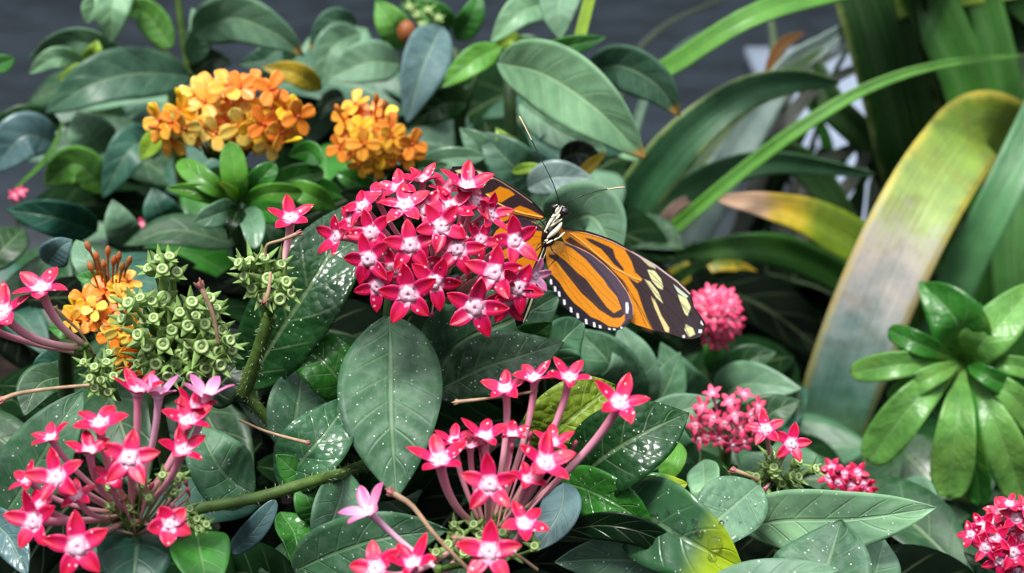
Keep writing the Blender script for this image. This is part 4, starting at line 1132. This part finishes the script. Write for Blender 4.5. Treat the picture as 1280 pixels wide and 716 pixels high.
# ------------------------------------------------------------------ ixoras
def rgbv(c, f): return (min(1, c[0] * random.uniform(1 - f, 1 + f)), min(1, c[1] * random.uniform(1 - f, 1 + f)), c[2], 1)
def ixora_cluster(parent, pts, base, d, R, cols, ctr, spread, buds=()):
    B0 = P(*base); it, tips = [], []
    for (x, y) in pts:
        dd = d + random.uniform(-.006, .004); C = P(x, y, dd)
        nv = facing(C, (x - ctr[0]) / spread[0] * .8 + random.uniform(-.3, .3), -(y - ctr[1]) / spread[1] * .8 + random.uniform(-.2, .3))
        B = B0.lerp(C, .35); it.append((C, nv, B)); tips.append(B)
    hd = head(parent, B0, tips, .0012, n=5)
    for C, nv, B in it: ixora(hd, C, nv, R * S(d) * random.uniform(.85, 1.1), B, rgbv(random.choice(cols), .12))
    for (x, y, tx, ty, c) in buds:
        C = P(x, y, d - .004); ixora_bud(hd, C, facing(C, tx, ty), S(d) * 26, B0.lerp(C, .4), c)
    return hd
OY, OO, OD, OL = lin(255, 205, 50), lin(255, 178, 60), lin(248, 142, 44), lin(255, 218, 105)
X1 = shoot('ixora_shrub', 285, 200, .46, 'shrub with a broad yellow-orange flower head above fresh green leaves, upper left', 'flower', .0, .03)
pts = [(232, 160), (205, 165), (216, 152), (245, 152), (262, 140), (278, 118), (300, 110), (318, 104), (338, 112), (346, 130), (325, 135), (302, 140), (285, 150), (300, 158), (318, 158), (337, 178), (352, 165), (362, 150), (372, 145), (330, 155),
       (256, 128), (244, 118), (268, 108), (290, 128), (310, 124), (345, 148), (270, 165), (250, 165), (226, 140), (214, 175), (318, 172), (284, 108), (236, 134), (356, 135), (294, 172), (200, 150)]
hX = ixora_cluster(X1, pts, (285, 205, .455), .425, 24, [OY, OO, OO, OL, OD], (285, 145), (90, 50), [(193, 138, -.8, 1, lin(225, 130, 70)), (368, 175, 1.4, .3, lin(235, 130, 60)), (225, 120, -.6, 1.2, lin(240, 150, 60)), (196, 160, -1.2, .3, lin(225, 130, 60)), (345, 122, .5, 1.4, lin(235, 130, 60))])
for c in list(hX.children)[:3]: c.color = lin(252, 210, 30)
main_stem(X1, P(285, 205, .455), P(292, 250, .46), .0022)
for pts_, w_, c_, m_, r_ in (([(300, 254, .43), (294, 225, .42), (288, 177, .42)], 32, 'bright', 'glossy', 0), ([(292, 250, .43), (262, 230, .42), (222, 202, .425)], 28, 'bright', 'glossy', 10), ([(290, 252, .43), (250, 240, .42), (208, 235, .42)], 24, 'bright', 'glossy', -15),
                             ([(302, 252, .43), (335, 242, .42), (378, 241, .425)], 26, 'bright', 'glossy', 15), ([(298, 256, .43), (275, 266, .415), (243, 278, .41)], 30, 'grey', 'glossy', -10), ([(306, 258, .43), (316, 280, .41), (318, 312, .405)], 30, 'grey', 'glossy', 0),
                             ([(300, 250, .43), (285, 235, .415), (270, 225, .41)], 14, 'lime', 'glossy', 0), ([(306, 250, .43), (325, 225, .42), (345, 205, .42)], 30, 'fresh', 'glossy', 0), ([(305, 258, .43), (340, 265, .415), (372, 262, .41)], 28, 'fresh', 'glossy', 0),
                             ([(310, 250, .44), (360, 225, .44), (405, 215, .445)], 32, 'fresh', 'glossy', 0), ([(420, 260, .44), (390, 245, .43), (360, 232, .43)], 30, 'bright', 'glossy', 0), ([(360, 195, .45), (385, 190, .445), (400, 205, .44)], 28, 'fresh', 'glossy', 10), ([(300, 258, .43), (292, 275, .41), (285, 300, .41)], 24, 'dark', 'glossy', 0)):
    leaf(X1, pts_, w_, c_, m_, 'obov' if w_ > 25 else 'lance', roll=r_, nv=6)
filler(X1, (200, 190, 470, 420), (.45, .56), 22, ('dark', 'pentD', 'darker', 'fresh'), (.035, .06), ('plain', 'glossy'))

X2 = shoot('ixora_shrub', 470, 215, .47, 'shrub with a smaller deep orange flower head just above the red cluster', 'flower', .0, .03)
pts = [(445, 130), (460, 150), (470, 165), (480, 145), (455, 180), (437, 165), (430, 150), (445, 190), (475, 192), (503, 180), (490, 170), (515, 180), (472, 208), (465, 140), (488, 158), (425, 185), (512, 195), (440, 145), (452, 160), (495, 190), (450, 205), (478, 178)]
ixora_cluster(X2, pts, (475, 225, .465), .44, 21, [OO, OD, OO, OY], (470, 170), (55, 45), [(470, 128, .1, 1.5, lin(200, 110, 40)), (480, 136, .3, 1.4, lin(190, 110, 50)), (424, 140, -.6, 1.2, lin(235, 140, 50))])
main_stem(X2, P(475, 225, .465), None, .002)
for pts_, w_, c_ in (([(470, 240, .455), (440, 225, .45), (420, 215, .45)], 30, 'fresh'), ([(480, 235, .455), (510, 215, .45), (560, 205, .45)], 28, 'pentD'), ([(520, 215, .46), (550, 200, .455), (610, 195, .455)], 30, 'grey'), ([(430, 245, .45), (400, 236, .445), (372, 240, .44)], 28, 'fresh'), ([(470, 245, .45), (450, 245, .44), (425, 240, .43)], 24, 'dark')):
    leaf(X2, pts_, w_, c_, 'glossy', 'lance', nv=6)
filler(X2, (400, 190, 620, 300), (.47, .55), 16, ('dark', 'pentD', 'darker', 'teal'), (.04, .06))

X3 = shoot('ixora_shrub', 135, 430, .38, 'shrub with an orange flower head half hidden behind the green seed cups', 'flower', .0, .03)
pts = [(105, 375), (118, 385), (130, 372), (95, 385), (140, 390), (110, 400), (150, 360), (160, 352), (132, 362), (125, 400), (150, 412), (165, 400), (160, 430), (142, 420), (170, 415), (155, 445), (170, 440), (180, 455), (165, 460), (150, 372), (90, 400), (205, 392), (182, 470), (140, 404)]
ixora_cluster(X3, pts, (140, 430, .375), .34, 20, [OO, OY, OL, OD], (135, 395), (55, 50), [(x, y, tx, 1.5, c) for x, y, tx, c in ((122, 325, -.4, lin(205, 120, 70)), (135, 318, 0, lin(200, 115, 65)), (148, 325, .2, lin(190, 110, 60)), (160, 330, .5, lin(175, 110, 60)), (115, 338, -.6, lin(215, 125, 70)), (130, 335, -.1, lin(200, 120, 70)), (152, 338, .3, lin(170, 115, 60)), (142, 330, .1, lin(190, 100, 60)), (112, 312, -.7, lin(205, 120, 75)))])
main_stem(X3, P(140, 430, .375), None, .002)
for pts_, w_, c_ in (([(130, 350, .37), (110, 330, .365), (95, 300, .37)], 34, 'grey'), ([(60, 330, .38), (75, 310, .375), (90, 300, .375)], 40, 'blue'), ([(135, 355, .36), (118, 350, .355), (95, 345, .355)], 26, 'fresh'), ([(100, 430, .37), (85, 415, .36), (60, 410, .36)], 34, 'fresh'), ([(90, 445, .38), (60, 455, .37), (40, 470, .37)], 40, 'teal')):
    leaf(X3, pts_, w_, c_, 'plain', 'ovate')
for (x, y) in ((24, 418), (32, 428), (44, 438), (18, 432), (38, 415)):
    pass
filler(X3, (0, 300, 260, 480), (.40, .50), 20, ('dark', 'pentD', 'darker', 'teal'), (.03, .055))

filler(X1, (190, 260, 480, 440), (.56, .70), 26, ('darker', 'darker', 'dark'), (.05, .08))  # blackish leaves here and below stand in for shade in the gaps
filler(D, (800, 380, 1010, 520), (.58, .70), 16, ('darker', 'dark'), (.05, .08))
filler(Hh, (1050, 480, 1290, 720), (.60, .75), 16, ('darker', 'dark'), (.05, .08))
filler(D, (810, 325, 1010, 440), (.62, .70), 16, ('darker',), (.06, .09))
# ------------------------------------------------------------------ leafy shrubs at the back
def leaves(parent, L, mat='plain'):
    for e in L:
        pts, w_, c_ = e[:3]; o = dict(e[3]) if len(e) > 3 else {}
        leaf(parent, pts, w_, c_, o.pop('mat', mat), o.pop('shape', 'ovate'), **o)

T1 = shoot('leafy_shrub', 170, 150, .58, 'grey-green leafy shrub in the upper left corner, above and left of the yellow-orange flower head', 'shrub', .02, .05)
main_stem(T1, P(236, 92, .56), P(225, 200, .57), .0026, 'stem')
stem(T1, [(236, 92, .56), (228, 40, .555), (220, -20, .55)], .0016, .0012, 'stem', 'branch', world=False)
stem(T1, [(236, 92, .56), (205, 65, .55), (185, 45, .55)], .0014, .001, 'stem', 'branch', world=False)
leaves(T1, [([(150, -30, .53), (140, 10, .52), (138, 55, .525)], 46, 'pale'), ([(240, 44, .54), (290, 22, .525), (345, 42, .525), (380, 70, .53)], 62, 'grey', dict(mat='tipped', roll=12)),
            ([(165, 78, .55), (100, 52, .54), (36, 72, .55)], 40, 'grey', dict(roll=-20)), ([(238, 95, .55), (170, 92, .53), (110, 108, .52), (56, 142, .525)], 70, 'greyD', dict(roll=18)),
            ([(202, 178, .54), (165, 185, .52), (128, 248, .52)], 52, 'teal', dict(roll=15)), ([(135, 240, .53), (95, 205, .52), (55, 232, .525)], 52, 'bright', dict(mat='matt', roll=-15)),
            ([(150, 20, .54), (120, 10, .53), (108, 30, .53)], 40, 'pale'), ([(215, 60, .54), (180, 15, .535), (150, 18, .53)], 40, 'bright', dict(mat='matt')),
            ([(105, 80, .54), (70, 72, .53), (36, 92, .53)], 28, 'pale'), ([(110, 82, .535), (95, 92, .53), (72, 100, .53)], 22, 'lime'), ([(108, 82, .535), (118, 65, .53), (122, 50, .53)], 24, 'lime'),
            ([(240, 80, .55), (250, 40, .54), (240, 10, .54)], 34, 'grey'), ([(240, 90, .56), (265, 75, .55), (290, 80, .55)], 34, 'dark'), ([(130, 190, .54), (110, 165, .53), (95, 140, .53)], 60, 'grey', dict(mat='matt')),
            ([(70, 180, .53), (30, 170, .52), (-10, 215, .52)], 60, 'blue', dict(mat='glossy', roll=10)), ([(78, 158, .54), (30, 150, .53), (-20, 172, .53)], 40, 'strapD'), ([(-10, 85, .50), (6, 78, .5), (18, 72, .5)], 24, 'fresh'),
            ([(20, 235, .50), (60, 195, .5), (80, 150, .5)], 6, 'bright', dict(shape='strap', mat='strap')), ([(120, 290, .48), (70, 272, .46), (8, 262, .46)], 52, 'teal', dict(mat='glossy', roll=-15)), ([(-20, 335, .44), (5, 310, .44), (30, 285, .45)], 50, 'strapD', dict(roll=-20)),
            ([(215, 290, .50), (200, 262, .49), (190, 235, .49)], 50, 'teal'), ([(165, 310, .48), (150, 280, .47), (140, 250, .47)], 44, 'grey'), ([(200, 160, .5), (190, 178, .5), (175, 200, .5)], 26, 'lime', dict(mat='glossy'))])
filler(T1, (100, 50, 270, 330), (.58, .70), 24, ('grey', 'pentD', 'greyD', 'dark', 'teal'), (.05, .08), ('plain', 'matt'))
for (x, y, c) in ((181, 8, 0), (188, 12, 0)):
    C = P(x, y, .56); pentas(T1, C, facing(C, .2, .4), 12 * S(.56), P(190, 40, .57), low=True, mats=('petal', 'tube'))
for (x, y) in ((170, 285), (178, 280), (184, 292), (18, 244), (26, 240)):
    C = P(x, y, .50); pentas(T1, C, facing(C, .1, .4), 9 * S(.5), P(x + 4, y + 40, .53), low=True, mats=('petal_far', 'tube'))

T2 = shoot('leafy_shrub', 520, 140, .56, 'leafy shrub with drooping matt grey leaves and a brown bud, top centre', 'shrub', .02, .05)
main_stem(T2, P(560, 60, .56), P(575, 160, .56), .0024, 'stem_dark')
stem(T2, [(575, 160, .56), (590, 110, .55), (610, 65, .55), (640, 30, .55)], .0014, .001, 'stem_dark', 'branch', world=False)
stem(T2, [(575, 120, .56), (560, 60, .55), (540, 20, .55), (500, -20, .55)], .0014, .001, 'stem_dark', 'branch', world=False)
leaves(T2, [([(445, 28, .56), (415, 28, .55), (386, 62, .55)], 34, 'greyD', dict(mat='tipped')), ([(450, 40, .55), (415, 60, .54), (400, 110, .54)], 46, 'grey'), ([(500, 80, .54), (460, 78, .53), (410, 98, .53)], 56, 'grey', dict(mat='matt', roll=14)),
            ([(552, 34, .54), (530, 80, .52), (508, 155, .52)], 62, 'blue', dict(mat='matt', roll=-8)), ([(402, 112, .54), (370, 92, .53), (328, 84, .53)], 30, 'yellow', dict(mat='yellow')), ([(625, 58, .53), (590, 78, .52), (550, 110, .52)], 36, 'bright', dict(roll=10)),
            ([(582, 128, .54), (550, 132, .53), (514, 158, .53)], 42, 'strapD', dict(mat='glossy')), ([(684, 4, .54), (650, 15, .52), (613, 54, .52)], 44, 'pale', dict(roll=10)), ([(350, 60, .56), (330, 75, .55), (300, 80, .55)], 36, 'greyD'),
            ([(510, 60, .56), (490, 30, .55), (470, 0, .55)], 44, 'bright', dict(mat='matt')), ([(560, 40, .56), (545, 20, .55), (500, 5, .55)], 36, 'fresh'), ([(570, 50, .56), (590, 20, .55), (600, -10, .55)], 34, 'fresh'),
            ([(640, 70, .55), (660, 60, .54), (700, 75, .54)], 34, 'grey'), ([(545, 120, .54), (540, 90, .54), (555, 60, .54)], 50, 'grey'), ([(620, 60, .535), (640, 50, .53), (660, 70, .53)], 22, 'lime'), ([(430, 120, .56), (410, 130, .55), (400, 150, .55)], 30, 'dark')])
b = MB(); b.ball(P(508, 40, .535), S(.535) * 12, 0, 12, 8, UP, 1.25); b.build('bud', M['bud'], T2, color=lin(150, 84, 40))
for (x, y) in ((520, 18), (535, 12), (512, 8), (548, 22), (528, 30)):
    C = P(x, y, .54); calyx_cup(T2, C, facing(C, 0, .6), S(.54) * 6, P(545, 45, .55), 'calyx')
filler(T2, (400, 60, 640, 240), (.57, .66), 20, ('pentD', 'grey', 'dark', 'greyD'), (.045, .075), ('plain', 'matt'))

T3 = shoot('leafy_shrub', 690, 200, .50, 'leafy shrub with one big light green pointed leaf above the butterfly\'s antennae', 'shrub', .0, .06)
main_stem(T3, P(640, 90, .51), P(640, 190, .51), .0022, 'stem_dark')
leaves(T3, [([(622, 78, .47), (680, 92, .455), (745, 135, .445), (808, 200, .445)], 92, 'pale', dict(mat='tipped', roll=14, nv=8, n=44, m=14)), ([(735, 92, .50), (775, 82, .49), (820, 105, .485), (850, 145, .488)], 62, 'greyD', dict(mat='tipped', roll=20)),
            ([(652, 88, .50), (700, 62, .49), (758, 46, .49)], 32, 'fresh', dict(roll=15)), ([(705, -25, .50), (698, 10, .49), (700, 50, .49)], 52, 'grey', dict(mat='matt')), ([(742, -20, .49), (734, 10, .49), (724, 50, .49)], 15, 'lime', dict(mat='strap', shape='open')),
            ([(650, 130, .49), (700, 165, .48), (760, 190, .48)], 46, 'grey'), ([(780, 190, .49), (720, 168, .485), (672, 175, .48)], 40, 'teal'), ([(670, 230, .47), (640, 205, .46), (600, 165, .46)], 60, 'greyD'), ([(660, 235, .45), (690, 222, .445), (740, 222, .445)], 44, 'silver', dict(mat='glossy')),
            ([(620, 210, .47), (600, 185, .46), (575, 160, .46)], 40, 'grey', dict(mat='glossy')), ([(690, 290, .43), (740, 270, .415), (775, 330, .41)], 96, 'grey', dict(mat='matt', roll=20)), ([(645, 190, .47), (630, 175, .46), (620, 160, .46)], 26, 'lime'), ([(720, 225, .46), (740, 205, .46), (758, 190, .46)], 16, 'yellow', dict(mat='yellow')),
            ([(700, 200, .47), (725, 192, .465), (755, 205, .465)], 34, 'darker'), ([(640, 215, .46), (662, 210, .455), (690, 212, .455)], 14, 'lime'), ([(790, 420, .46), (770, 380, .45), (755, 350, .45)], 70, 'pent'), ([(800, 200, .5), (770, 175, .5), (745, 160, .5)], 30, 'pale')])
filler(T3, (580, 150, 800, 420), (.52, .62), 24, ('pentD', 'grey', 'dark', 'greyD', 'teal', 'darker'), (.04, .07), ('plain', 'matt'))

T4 = shoot('leafy_shrub', 760, 470, .42, 'low grey-green leafy shrub below the butterfly\'s orange wings', 'shrub', .0, .05)
main_stem(T4, P(765, 520, .43), None, .002)
leaves(T4, [([(770, 520, .43), (765, 460, .41), (720, 410, .41)], 84, 'pent', dict(mat='matt', roll=-10)), ([(770, 520, .43), (790, 460, .41), (775, 405, .41)], 80, 'grey', dict(mat='matt', roll=6)), ([(790, 540, .43), (830, 490, .42), (850, 440, .42)], 60, 'pent', dict(mat='matt')),
            ([(700, 520, .40), (706, 470, .39), (690, 420, .39)], 56, 'pentD'), ([(800, 560, .41), (835, 520, .40), (900, 500, .40)], 50, 'grey', dict(mat='matt')), ([(760, 540, .40), (790, 520, .39), (830, 520, .39)], 50, 'pentD')])
filler(T3, (600, 330, 840, 460), (.56, .68), 18, ('darker', 'dark'), (.05, .08))
filler(T4, (690, 420, 860, 600), (.43, .52), 16, ('pentD', 'pent', 'dark', 'grey'), (.04, .06), ('plain', 'matt'))

# ------------------------------------------------------------------ strap-leaved plants, right
B1 = thing('strap_leaf_plant', root_at(1010, 690, .70), 'large strap-leaved plant on the right with one arching yellow-edged pale leaf', 'plant')
def blades(parent, L):
    for pts, w_, c_, m_, o in L:
        o = dict(o)
        if parent.name.endswith('.001') and 320 < pts[0][1] < 450: pts = [(pts[0][0] * .6 + 320, 690, pts[0][2] + .04)] + list(pts)
        leaf(parent, pts, w_, c_, m_, o.pop('shape', 'strap'), petiole=False, bulge=0, wave=o.pop('wave', .015), n=60, m=8, thick=.0007, **o)
blades(B1, [([(812, 96, .56), (850, 76, .555), (900, 42, .55), (960, 12, .55), (1060, -16, .57), (1160, -40, .62), (1225, 60, .70), (1210, 400, .73), (1180, 640, .74)], 32, 'strapL', 'strap', dict(shape='open', roll=-12)),
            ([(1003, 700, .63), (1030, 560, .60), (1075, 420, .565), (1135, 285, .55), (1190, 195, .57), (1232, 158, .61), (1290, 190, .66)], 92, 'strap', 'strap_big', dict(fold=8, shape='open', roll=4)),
            ([(1150, 480, .60), (1200, 345, .57), (1250, 245, .56), (1310, 120, .57)], 50, 'strapM', 'strap', dict(shape='open', fold=16, roll=8)),
            ([(1170, 640, .72), (1160, 300, .70), (1135, 160, .68), (1105, 40, .67), (1080, -40, .67)], 92, 'strapD', 'strap_edge', dict(shape='open', roll=-12)),
            ([(1220, 640, .70), (1240, 300, .67), (1215, 130, .655), (1180, 40, .65), (1140, -40, .65)], 62, 'strap', 'strap', dict(shape='open', roll=10)),
            ([(1290, 640, .70), (1280, 260, .67), (1255, 100, .66), (1225, -20, .66)], 42, 'strap', 'strap', dict(shape='open')),
            ([(1300, 600, .66), (1278, 420, .64), (1268, 300, .64), (1280, 150, .65)], 60, 'strap', 'strap', dict(shape='open', roll=14)),
            ([(1130, 640, .74), (1135, 300, .74), (1095, 190, .73), (1040, 130, .73), (1000, 60, .74)], 40, 'strapD', 'strap', dict(shape='open', roll=-20)),
            ([(1240, 560, .69), (1235, 300, .69), (1250, 180, .69), (1262, 20, .70)], 60, 'strapD', 'strap', dict(shape='open')),
            ([(1180, 500, .64), (1120, 350, .60), (1030, 282, .585), (960, 258, .58), (893, 248, .585)], 58, 'strap', 'strap_tip', dict(roll=18)),
            ([(1140, 480, .66), (1090, 380, .63), (1010, 325, .61), (930, 308, .60), (822, 322, .61)], 42, 'strap', 'strap', dict(roll=-12)),
            ([(1100, 560, .70), (1060, 440, .68), (985, 372, .67), (900, 342, .66)], 40, 'strapD', 'strap', dict(roll=10)),
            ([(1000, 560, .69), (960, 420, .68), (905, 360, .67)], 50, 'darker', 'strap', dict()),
            ([(1060, 560, .69), (1040, 440, .68), (960, 380, .67), (880, 400, .66)], 50, 'strapD', 'strap', dict()),
            ([(1090, 330, .7), (1010, 210, .70), (930, 190, .70), (840, 230, .71)], 40, 'strapD', 'strap', dict(roll=-10)),
            ([(1190, 150, .66), (1220, 175, .66), (1240, 250, .66)], 18, 'brown', 'dead', dict()),
            ([(1310, -20, .66), (1200, -6, .66), (1120, 10, .66)], 30, 'lime', 'strap', dict(shape='open')),
            ([(1320, 40, .68), (1260, -10, .68), (1200, -20, .68)], 40, 'strap', 'strap', dict(shape='open')),
            ([(1120, 660, .70), (1110, 560, .69), (1090, 500, .69)], 14, 'brown', 'dead', dict()),
            ([(1200, 400, .66), (1160, 355, .64), (1120, 345, .63)], 40, 'strapD', 'strap', dict())])
rg = random.Random(5)
for k in range(26):  # dark-coloured blades painting the shaded inside of the clump
    x0, x1 = rg.uniform(900, 1300), rg.uniform(880, 1310)
    d = rg.uniform(.74, .86)
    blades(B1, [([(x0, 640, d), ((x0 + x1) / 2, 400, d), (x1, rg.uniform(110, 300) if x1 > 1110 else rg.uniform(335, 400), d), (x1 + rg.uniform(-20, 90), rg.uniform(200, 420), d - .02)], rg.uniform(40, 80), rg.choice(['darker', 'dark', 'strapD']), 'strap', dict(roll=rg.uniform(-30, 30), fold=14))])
for k in range(9):          # unseen upper blades, added out of frame to shade the clump's interior
    a, b2 = rg.uniform(1060, 1400), rg.uniform(1060, 1440); d = rg.uniform(.58, .78)
    blades(B1, [([(1170, 640, .76), (1180, 300, .76), ((a + 1180) / 2, -60, d + .03), (a, rg.uniform(-190, -90), d), (b2, rg.uniform(-150, -40), d - .10)], rg.uniform(60, 100), rg.choice(['strap', 'strapD']), 'strap', dict(roll=rg.uniform(40, 90), fold=12))])
stem(B1, [(1010, 600, .66), (1060, 568, .66), (1110, 545, .66)], .003, .003, 'dry', 'runner', world=False)

B2 = thing('strap_leaf_plant', root_at(800, 420, .66), 'strap-leaved clump with dusky arching blades rising behind the butterfly to the right', 'plant')
blades(B2, [([(752, 420, .62), (775, 290, .585), (835, 195, .57), (915, 125, .57), (985, 102, .58), (1050, 104, .60)], 60, 'strapB', 'strap_edge', dict(roll=14, fold=16)),
            ([(770, 420, .62), (800, 330, .59), (870, 262, .57), (935, 208, .565), (1000, 160, .56), (1080, 112, .56), (1170, 82, .56), (1285, 68, .575)], 18, 'strapL', 'strap', dict(roll=0, fold=20, shape='strap')),
            ([(760, 420, .63), (800, 290, .60), (870, 232, .59), (960, 203, .59), (1095, 218, .61)], 42, 'strapB', 'strap', dict(roll=20)),
            ([(770, 420, .66), (840, 240, .65), (905, 150, .65), (960, 110, .65), (1030, 60, .66)], 42, 'strapD', 'strap_edge', dict(roll=-14)),
            ([(800, 430, .68), (880, 260, .68), (975, 100, .68), (1030, 55, .68), (1085, 20, .69)], 54, 'silver', 'strap', dict(roll=20)),
            ([(790, 430, .69), (850, 330, .69), (960, 120, .70), (960, -20, .72)], 22, 'strapD', 'strap', dict()),
            ([(780, 430, .70), (790, 180, .72), (850, 60, .74), (960, 20, .76)], 12, 'greyD', 'strap', dict()),
            ([(780, 430, .70), (770, 150, .74), (820, 40, .76), (980, -30, .78)], 10, 'dark', 'strap', dict()),
            ([(790, 430, .68), (830, 360, .66), (900, 330, .65), (960, 350, .66)], 34, 'yellow', 'yellow', dict(roll=-20)),
            ([(805, 325, .60), (825, 285, .59), (850, 255, .59), (895, 240, .60)], 26, 'rose', 'dead', dict(wave=.12)),
            ([(760, 430, .64), (790, 400, .62), (850, 345, .61), (900, 320, .61)], 26, 'strap', 'strap', dict()),
            ([(955, 110, .68), (975, 60, .68), (1005, 40, .68)], 16, 'brown', 'dead', dict()),
            ([(750, 400, .66), (770, 280, .66), (830, 180, .67)], 14, 'brown', 'dead', dict()),
            ([(770, 430, .68), (760, 330, .67), (730, 280, .66), (700, 260, .66)], 30, 'strapD', 'strap', dict()),
            ([(900, 420, .72), (960, 330, .72), (1010, 220, .73), (1120, 160, .75)], 26, 'darker', 'strap', dict()),
            ([(880, 420, .72), (920, 300, .72), (1000, 130, .73), (1130, 60, .75)], 22, 'darker', 'strap', dict()),
            ([(900, 420, .72), (1000, 300, .72), (1080, 200, .73), (1100, 90, .75)], 20, 'darker', 'strap', dict()),
            ([(880, 420, .72), (960, 200, .74), (1000, 100, .75), (1110, 30, .76)], 14, 'dark', 'strap', dict())])

rg2 = random.Random(11)
for k in range(13):
    x0, x1, x2 = rg2.uniform(880, 1130), rg2.uniform(930, 1110), rg2.uniform(930, 1150); d = rg2.uniform(.74, .92)
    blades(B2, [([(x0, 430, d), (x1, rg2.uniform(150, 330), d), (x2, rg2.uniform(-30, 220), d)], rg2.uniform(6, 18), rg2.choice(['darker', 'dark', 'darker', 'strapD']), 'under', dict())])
# ------------------------------------------------------------------ glossy palmate plant
C1 = thing('palmate_plant', root_at(1205, 600, .58), 'bright glossy plant with a whorl of finger-like leaves at the right edge', 'plant')
ctr = (1205, 452)
main_stem(C1, P(ctr[0], ctr[1] + 8, .47), P(1210, 560, .55), .003, 'stem')
for pts, w_, c_, sh, o in (([(1130, 455), (1062, 466)], 40, 'bright', 'pal', {}), ([(1145, 500), (1085, 578)], 60, 'bright', 'pal', {}), ([(1196, 530), (1186, 622)], 62, 'bright', 'pal', {}), ([(1215, 540), (1226, 632)], 46, 'fresh', 'pal', dict(roll=30)), ([(1245, 530), (1282, 630)], 62, 'bright', 'pal', {}), ([(1260, 490), (1330, 560)], 50, 'bright', 'pal', {}),
                           ([(1195, 400), (1150, 352)], 84, 'fresh', 'ovate', {}), ([(1235, 420), (1300, 350)], 66, 'bright', 'ovate', {}), ([(1262, 456), (1320, 470)], 34, 'bright', 'pal', {}), ([(1150, 430), (1110, 412)], 34, 'fresh', 'pal', {}), ([(1235, 470), (1310, 510)], 40, 'fresh', 'pal', {}), ([(1165, 470), (1110, 500)], 34, 'bright', 'pal', {})):
    (mx, my), (tx_, ty_) = pts
    leaf(C1, [(ctr[0], ctr[1], .468), (mx, my, .452), (tx_, ty_, .46)], w_ * .88, 'palm' if c_ == 'bright' else c_, 'palm', sh, fold=14, wave=.10, nv=7, **o)
leaf(C1, [(1240, 440, .49), (1215, 400, .48), (1175, 375, .48)], 50, 'fresh', 'wet', 'ovate', roll=10)
filler(C1, (1080, 520, 1290, 680), (.56, .66), 12, ('dark', 'pentD', 'darker', 'strapD'), (.05, .08), ('glossy', 'plain'))

# ------------------------------------------------------------------ water
drops_on('long', 220, .00022, 'water_droplets', 'tiny dew beads on the long leaf behind the main red cluster')
drops_on('hang', 90, .00018, 'water_droplets', 'tiny dew beads on the broad leaf hanging below the main red cluster')
drops_on('wetright', 120, .00024, 'water_droplets', 'fine dew beads on the rough dark leaf right of the front cluster')
drops_on('glossyr', 60, .00030, 'water_droplets', 'dew beads on the narrow glossy leaf below the rough dark leaf')
drops_on('speck', 60, .00028, 'water_droplets', 'dew beads on the pale speckled leaf beside the yellow-tipped leaf')
drops_on('rug', 120, .00020, 'water_droplets', 'dew beads on the puckered bright leaf left of the broad hanging leaf')
rows, norms = LEAFSURF['drop']
def drop_at(x, y, rpx):
    best, bi = 1e9, None
    for i, r in enumerate(rows):
        for j, p in enumerate(r):
            v = p - CAM; d = v.dot(FWD); px = 640 + v.dot(RIGHT) / (K * d); py = 358 - v.dot(UP) / (K * d)
            e = (px - x) ** 2 + (py - y) ** 2
            if e < best: best, bi = e, (i, j, d)
    i, j, d = bi; r = rpx * S(d)
    b = MB(); b.ball(rows[i][j] + norms[i] * r * .15, r, 0, 16, 10, norms[i], .55)
    return b.build('water_drop', M['water'], None)
for (x, y, r, lab) in ((820, 651, 9, 'large clear water drop near the stalk end of the yellow-tipped leaf'), (846, 660, 11, 'long clear water drop in the middle of the yellow-tipped leaf'), (895, 682, 10, 'round water drop glowing on the yellow tip of the wet leaf'),
                       (866, 663, 5, None), (859, 669, 4, None), (877, 663, 5, None), (838, 639, 5, None), (866, 652, 5, None), (904, 656, 4, None), (890, 700, 6, None)):
    tag(drop_at(x, y, r), lab or 'small clear water drop on the yellow-tipped leaf near the bottom edge', 'water drop', 'water drops on the yellow-tipped leaf')
